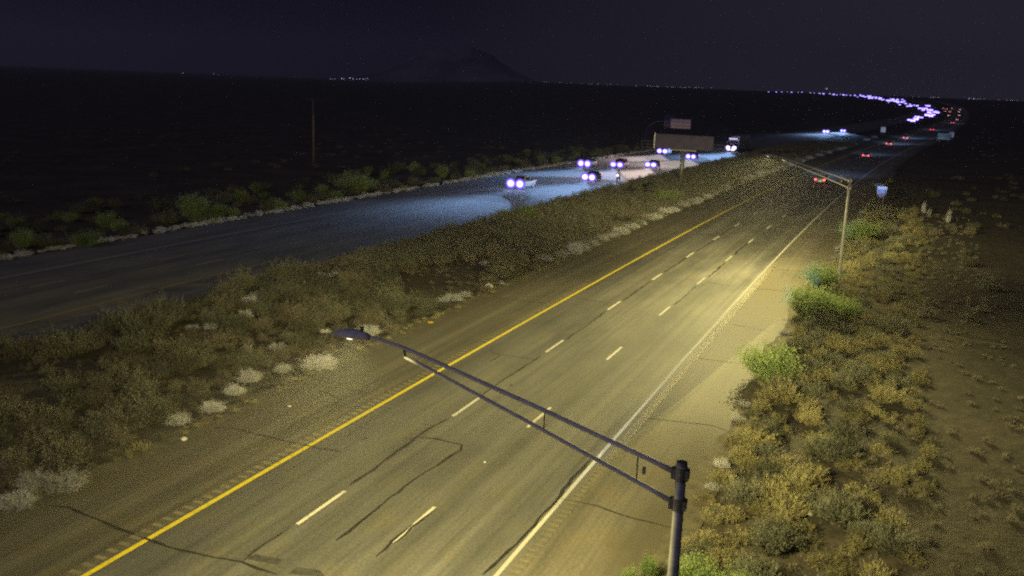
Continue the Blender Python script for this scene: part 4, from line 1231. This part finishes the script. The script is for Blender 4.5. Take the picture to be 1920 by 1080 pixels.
# --- far side of the oncoming road
GF = "bushes along the far side of the oncoming road"
for px, py, sc, sz, lab in ((365, 412, 1.3, 1.45, "tall green lit bush standing alone beyond the far road, left"),
                            (668, 362, 1.9, 1.5, "large round olive bush beyond the far road"),
                            (160, 462, 1.0, .75, "low green lit bush at the far road edge on the left"),
                            (378, 418, 1.0, .6, "low pale green bush at the foot of the tall green lit bush")):
    special("broom_bush", P_BROOM[rs.randrange(4)], px, py, sc, sz, lab, r=1.0)
def zf(x, y):
    return "left of the tall lone bush" if y < 80 else ("between the two tall bushes" if y < 112 else ("behind the lead oncoming pickup" if y < 165 else "behind the message sign"))
n = 0; tries = 0
while n < 190 and tries < 6000:
    tries += 1
    y = 46 + rs.random() * 200; la = -64.6 - rs.random() ** 1.9 * 16
    x = float(bend(y)) + la
    if not in_view(x, y) or not free(x, y, .75): continue
    occupied.append((x, y, .5)); n += 1
    u = rs.random()
    if u < .45: plant("verge_bush", P_CREO[rs.randrange(5)], x, y, rs.uniform(.7, 1.5), "grey green bush in the far verge strip, " + zf(x, y), "bush", GF)
    elif u < .7: plant("verge_bush", P_BROOM[rs.randrange(4)], x, y, rs.uniform(.45, .85), "green bush in the far verge strip, " + zf(x, y), "bush", GF)
    else: plant("verge_bush", P_DARK[rs.randrange(5)], x, y, rs.uniform(.8, 1.5), "brown bush in the far verge strip, " + zf(x, y), "bush", GF)
merged("desert_scrub", P_LOWO, [(lambda yy, ll: (float(bend(yy)) + ll, yy, rs.uniform(.6, 1.2), rs.uniform(.4, .9)))(60 + rs.random() ** 1.2 * 500, -72 - rs.random() * 130) for _ in range(480)], [M_BROWN, M_TWIG], "dark desert scrub spreading away beyond the far road")
merged("desert_scrub", P_LOWO, [(lambda yy, ll: (float(bend(yy)) + ll, yy, rs.uniform(.5, 1.1), rs.uniform(.4, .9)))(130 + rs.random() ** 1.1 * 600, 6 + rs.random() * 110) for _ in range(700)], [M_BROWN, M_TWIG], "dark desert scrub spreading away right of the near road")
# pale dry grass hugging the pavement edges
def verge(lat0, lat1, s0, s1, n, sc0, sc1, label, mats):
    pl = []
    for _ in range(n):
        y = s0 + rs.random() * (s1 - s0); la = rs.uniform(lat0, lat1)
        sc = rs.uniform(sc0, sc1); pl.append((float(bend(y)) + la, y, sc, sc * rs.uniform(.6, 1.1)))
    merged("verge_grass", P_LOWB, pl, mats, label)
verge(-64.2, -63.25, 45, 260, 800, .5, 1.05, "pale dry grass fringing the outer edge of the far road", [M_PALE, M_TWIGP])  # pale leaf colour here stands in for headlight brightness
verge(-42.5, -41.7, 60, 330, 420, .35, .75, "dry grass fringing the median edge of the far road", [M_STRAW, M_TWIGP])
verge(-26.9, -26.15, 12, 330, 620, .22, .50, "dry grass fringing the median edge of the near road", [M_STRAW, M_TWIGP])
verge(-5.4, -4.6, 16, 200, 420, .25, .55, "dry grass fringing the outer edge of the near road", [M_STRAW, M_TWIGP])
# litter of dead stems on the median dirt
verge(-42.0, -26.8, 12, 140, 1500, .30, .60, "dead stems and dry weeds covering the median dirt", [M_BROWN, M_TWIG])
verge(-4.6, 8.0, 14, 140, 800, .30, .60, "dead stems and dry weeds covering the right verge dirt", [M_BROWN, M_TWIG])

# ------------------------------------------------------------------ small litter on the pavement
def lump(px, py, r, mat, name, label, cat, flat=.6):
    x, y = at_px(px, py); q = random.Random(int(px * 7 + py)); m = MB(); rings = []
    for zz, k in ((0, .8), (.35, 1), (.7, .8), (1, .3)):
        rings.append([(r * k * q.uniform(.7, 1.2) * math.cos(a), r * k * q.uniform(.7, 1.2) * math.sin(a), zz * r * flat * 1.6) for a in np.linspace(0, 2 * PI, 8, endpoint=False)])
    m.loft(rings); o = m.build(name, mat); o.location = (x, y, float(lift(y)) - .004 if lat_of(x, y) > -26.1 else 0)
    tag(o, label, cat)
lump(345, 827, .14, M_STONE, "litter", "white scrap of litter at the edge of the median shoulder", "litter")
lump(543, 764, .09, M_STONE, "litter", "small white scrap in the middle of the median shoulder", "litter", .4)
lump(686, 824, .10, M_STONED, "debris", "dark scrap of tyre in the median lane right of the yellow line", "debris", .3)
lump(441, 777, .11, M_STONED, "debris", "dark scrap at the median shoulder edge by the pale bushes", "debris", .3)
lump(959, 724, .12, M_STONED, "debris", "dark stain-like scrap between the near lamp arms", "debris", .1)
lump(552, 878, .07, M_STONED, "debris", "small dark scrap in the median lane beside the first long dash", "debris", .3)
lump(807, 606, .22, M_REFY, "reflector_plate", "yellow plate lying at the median shoulder edge", "reflector", .15)
lump(916, 541, .34, M_STONE, "boulder", "round white boulder at the median edge", "boulder", .7)
lump(1519, 968, .10, M_STONE, "stone", "small pale stone among the feathery brush", "stone", .6)
lump(909, 869, .05, M_STONE, "pebble", "tiny pale pebble in the middle lane", "pebble", .5)

# ------------------------------------------------------------------ haze volume added to glow round lamps and lift the far dark
hz = MB(); hz.hexa([(-9000, -1500, -8), (9000, -1500, -8), (9000, 9500, -8), (-9000, 9500, -8), (-9000, -1500, 420), (9000, -1500, 420), (9000, 9500, 420), (-9000, 9500, 420)])
mh = bpy.data.materials.new("glow_haze"); mh.use_nodes = True
nt = mh.node_tree; nt.nodes.clear()
pv = nt.nodes.new("ShaderNodeVolumePrincipled"); pv.inputs["Color"].default_value = (0.85, 0.85, 0.95, 1); pv.inputs["Density"].default_value = HAZE_DENSITY
pv.inputs["Anisotropy"].default_value = 0.45
ho = nt.nodes.new("ShaderNodeOutputMaterial"); nt.links.new(pv.outputs[0], ho.inputs["Volume"])
mh.cycles.homogeneous_volume = True
tag(hz.build("added_haze", mh), "thin haze added over the valley for glow around lamps", kind="stuff")
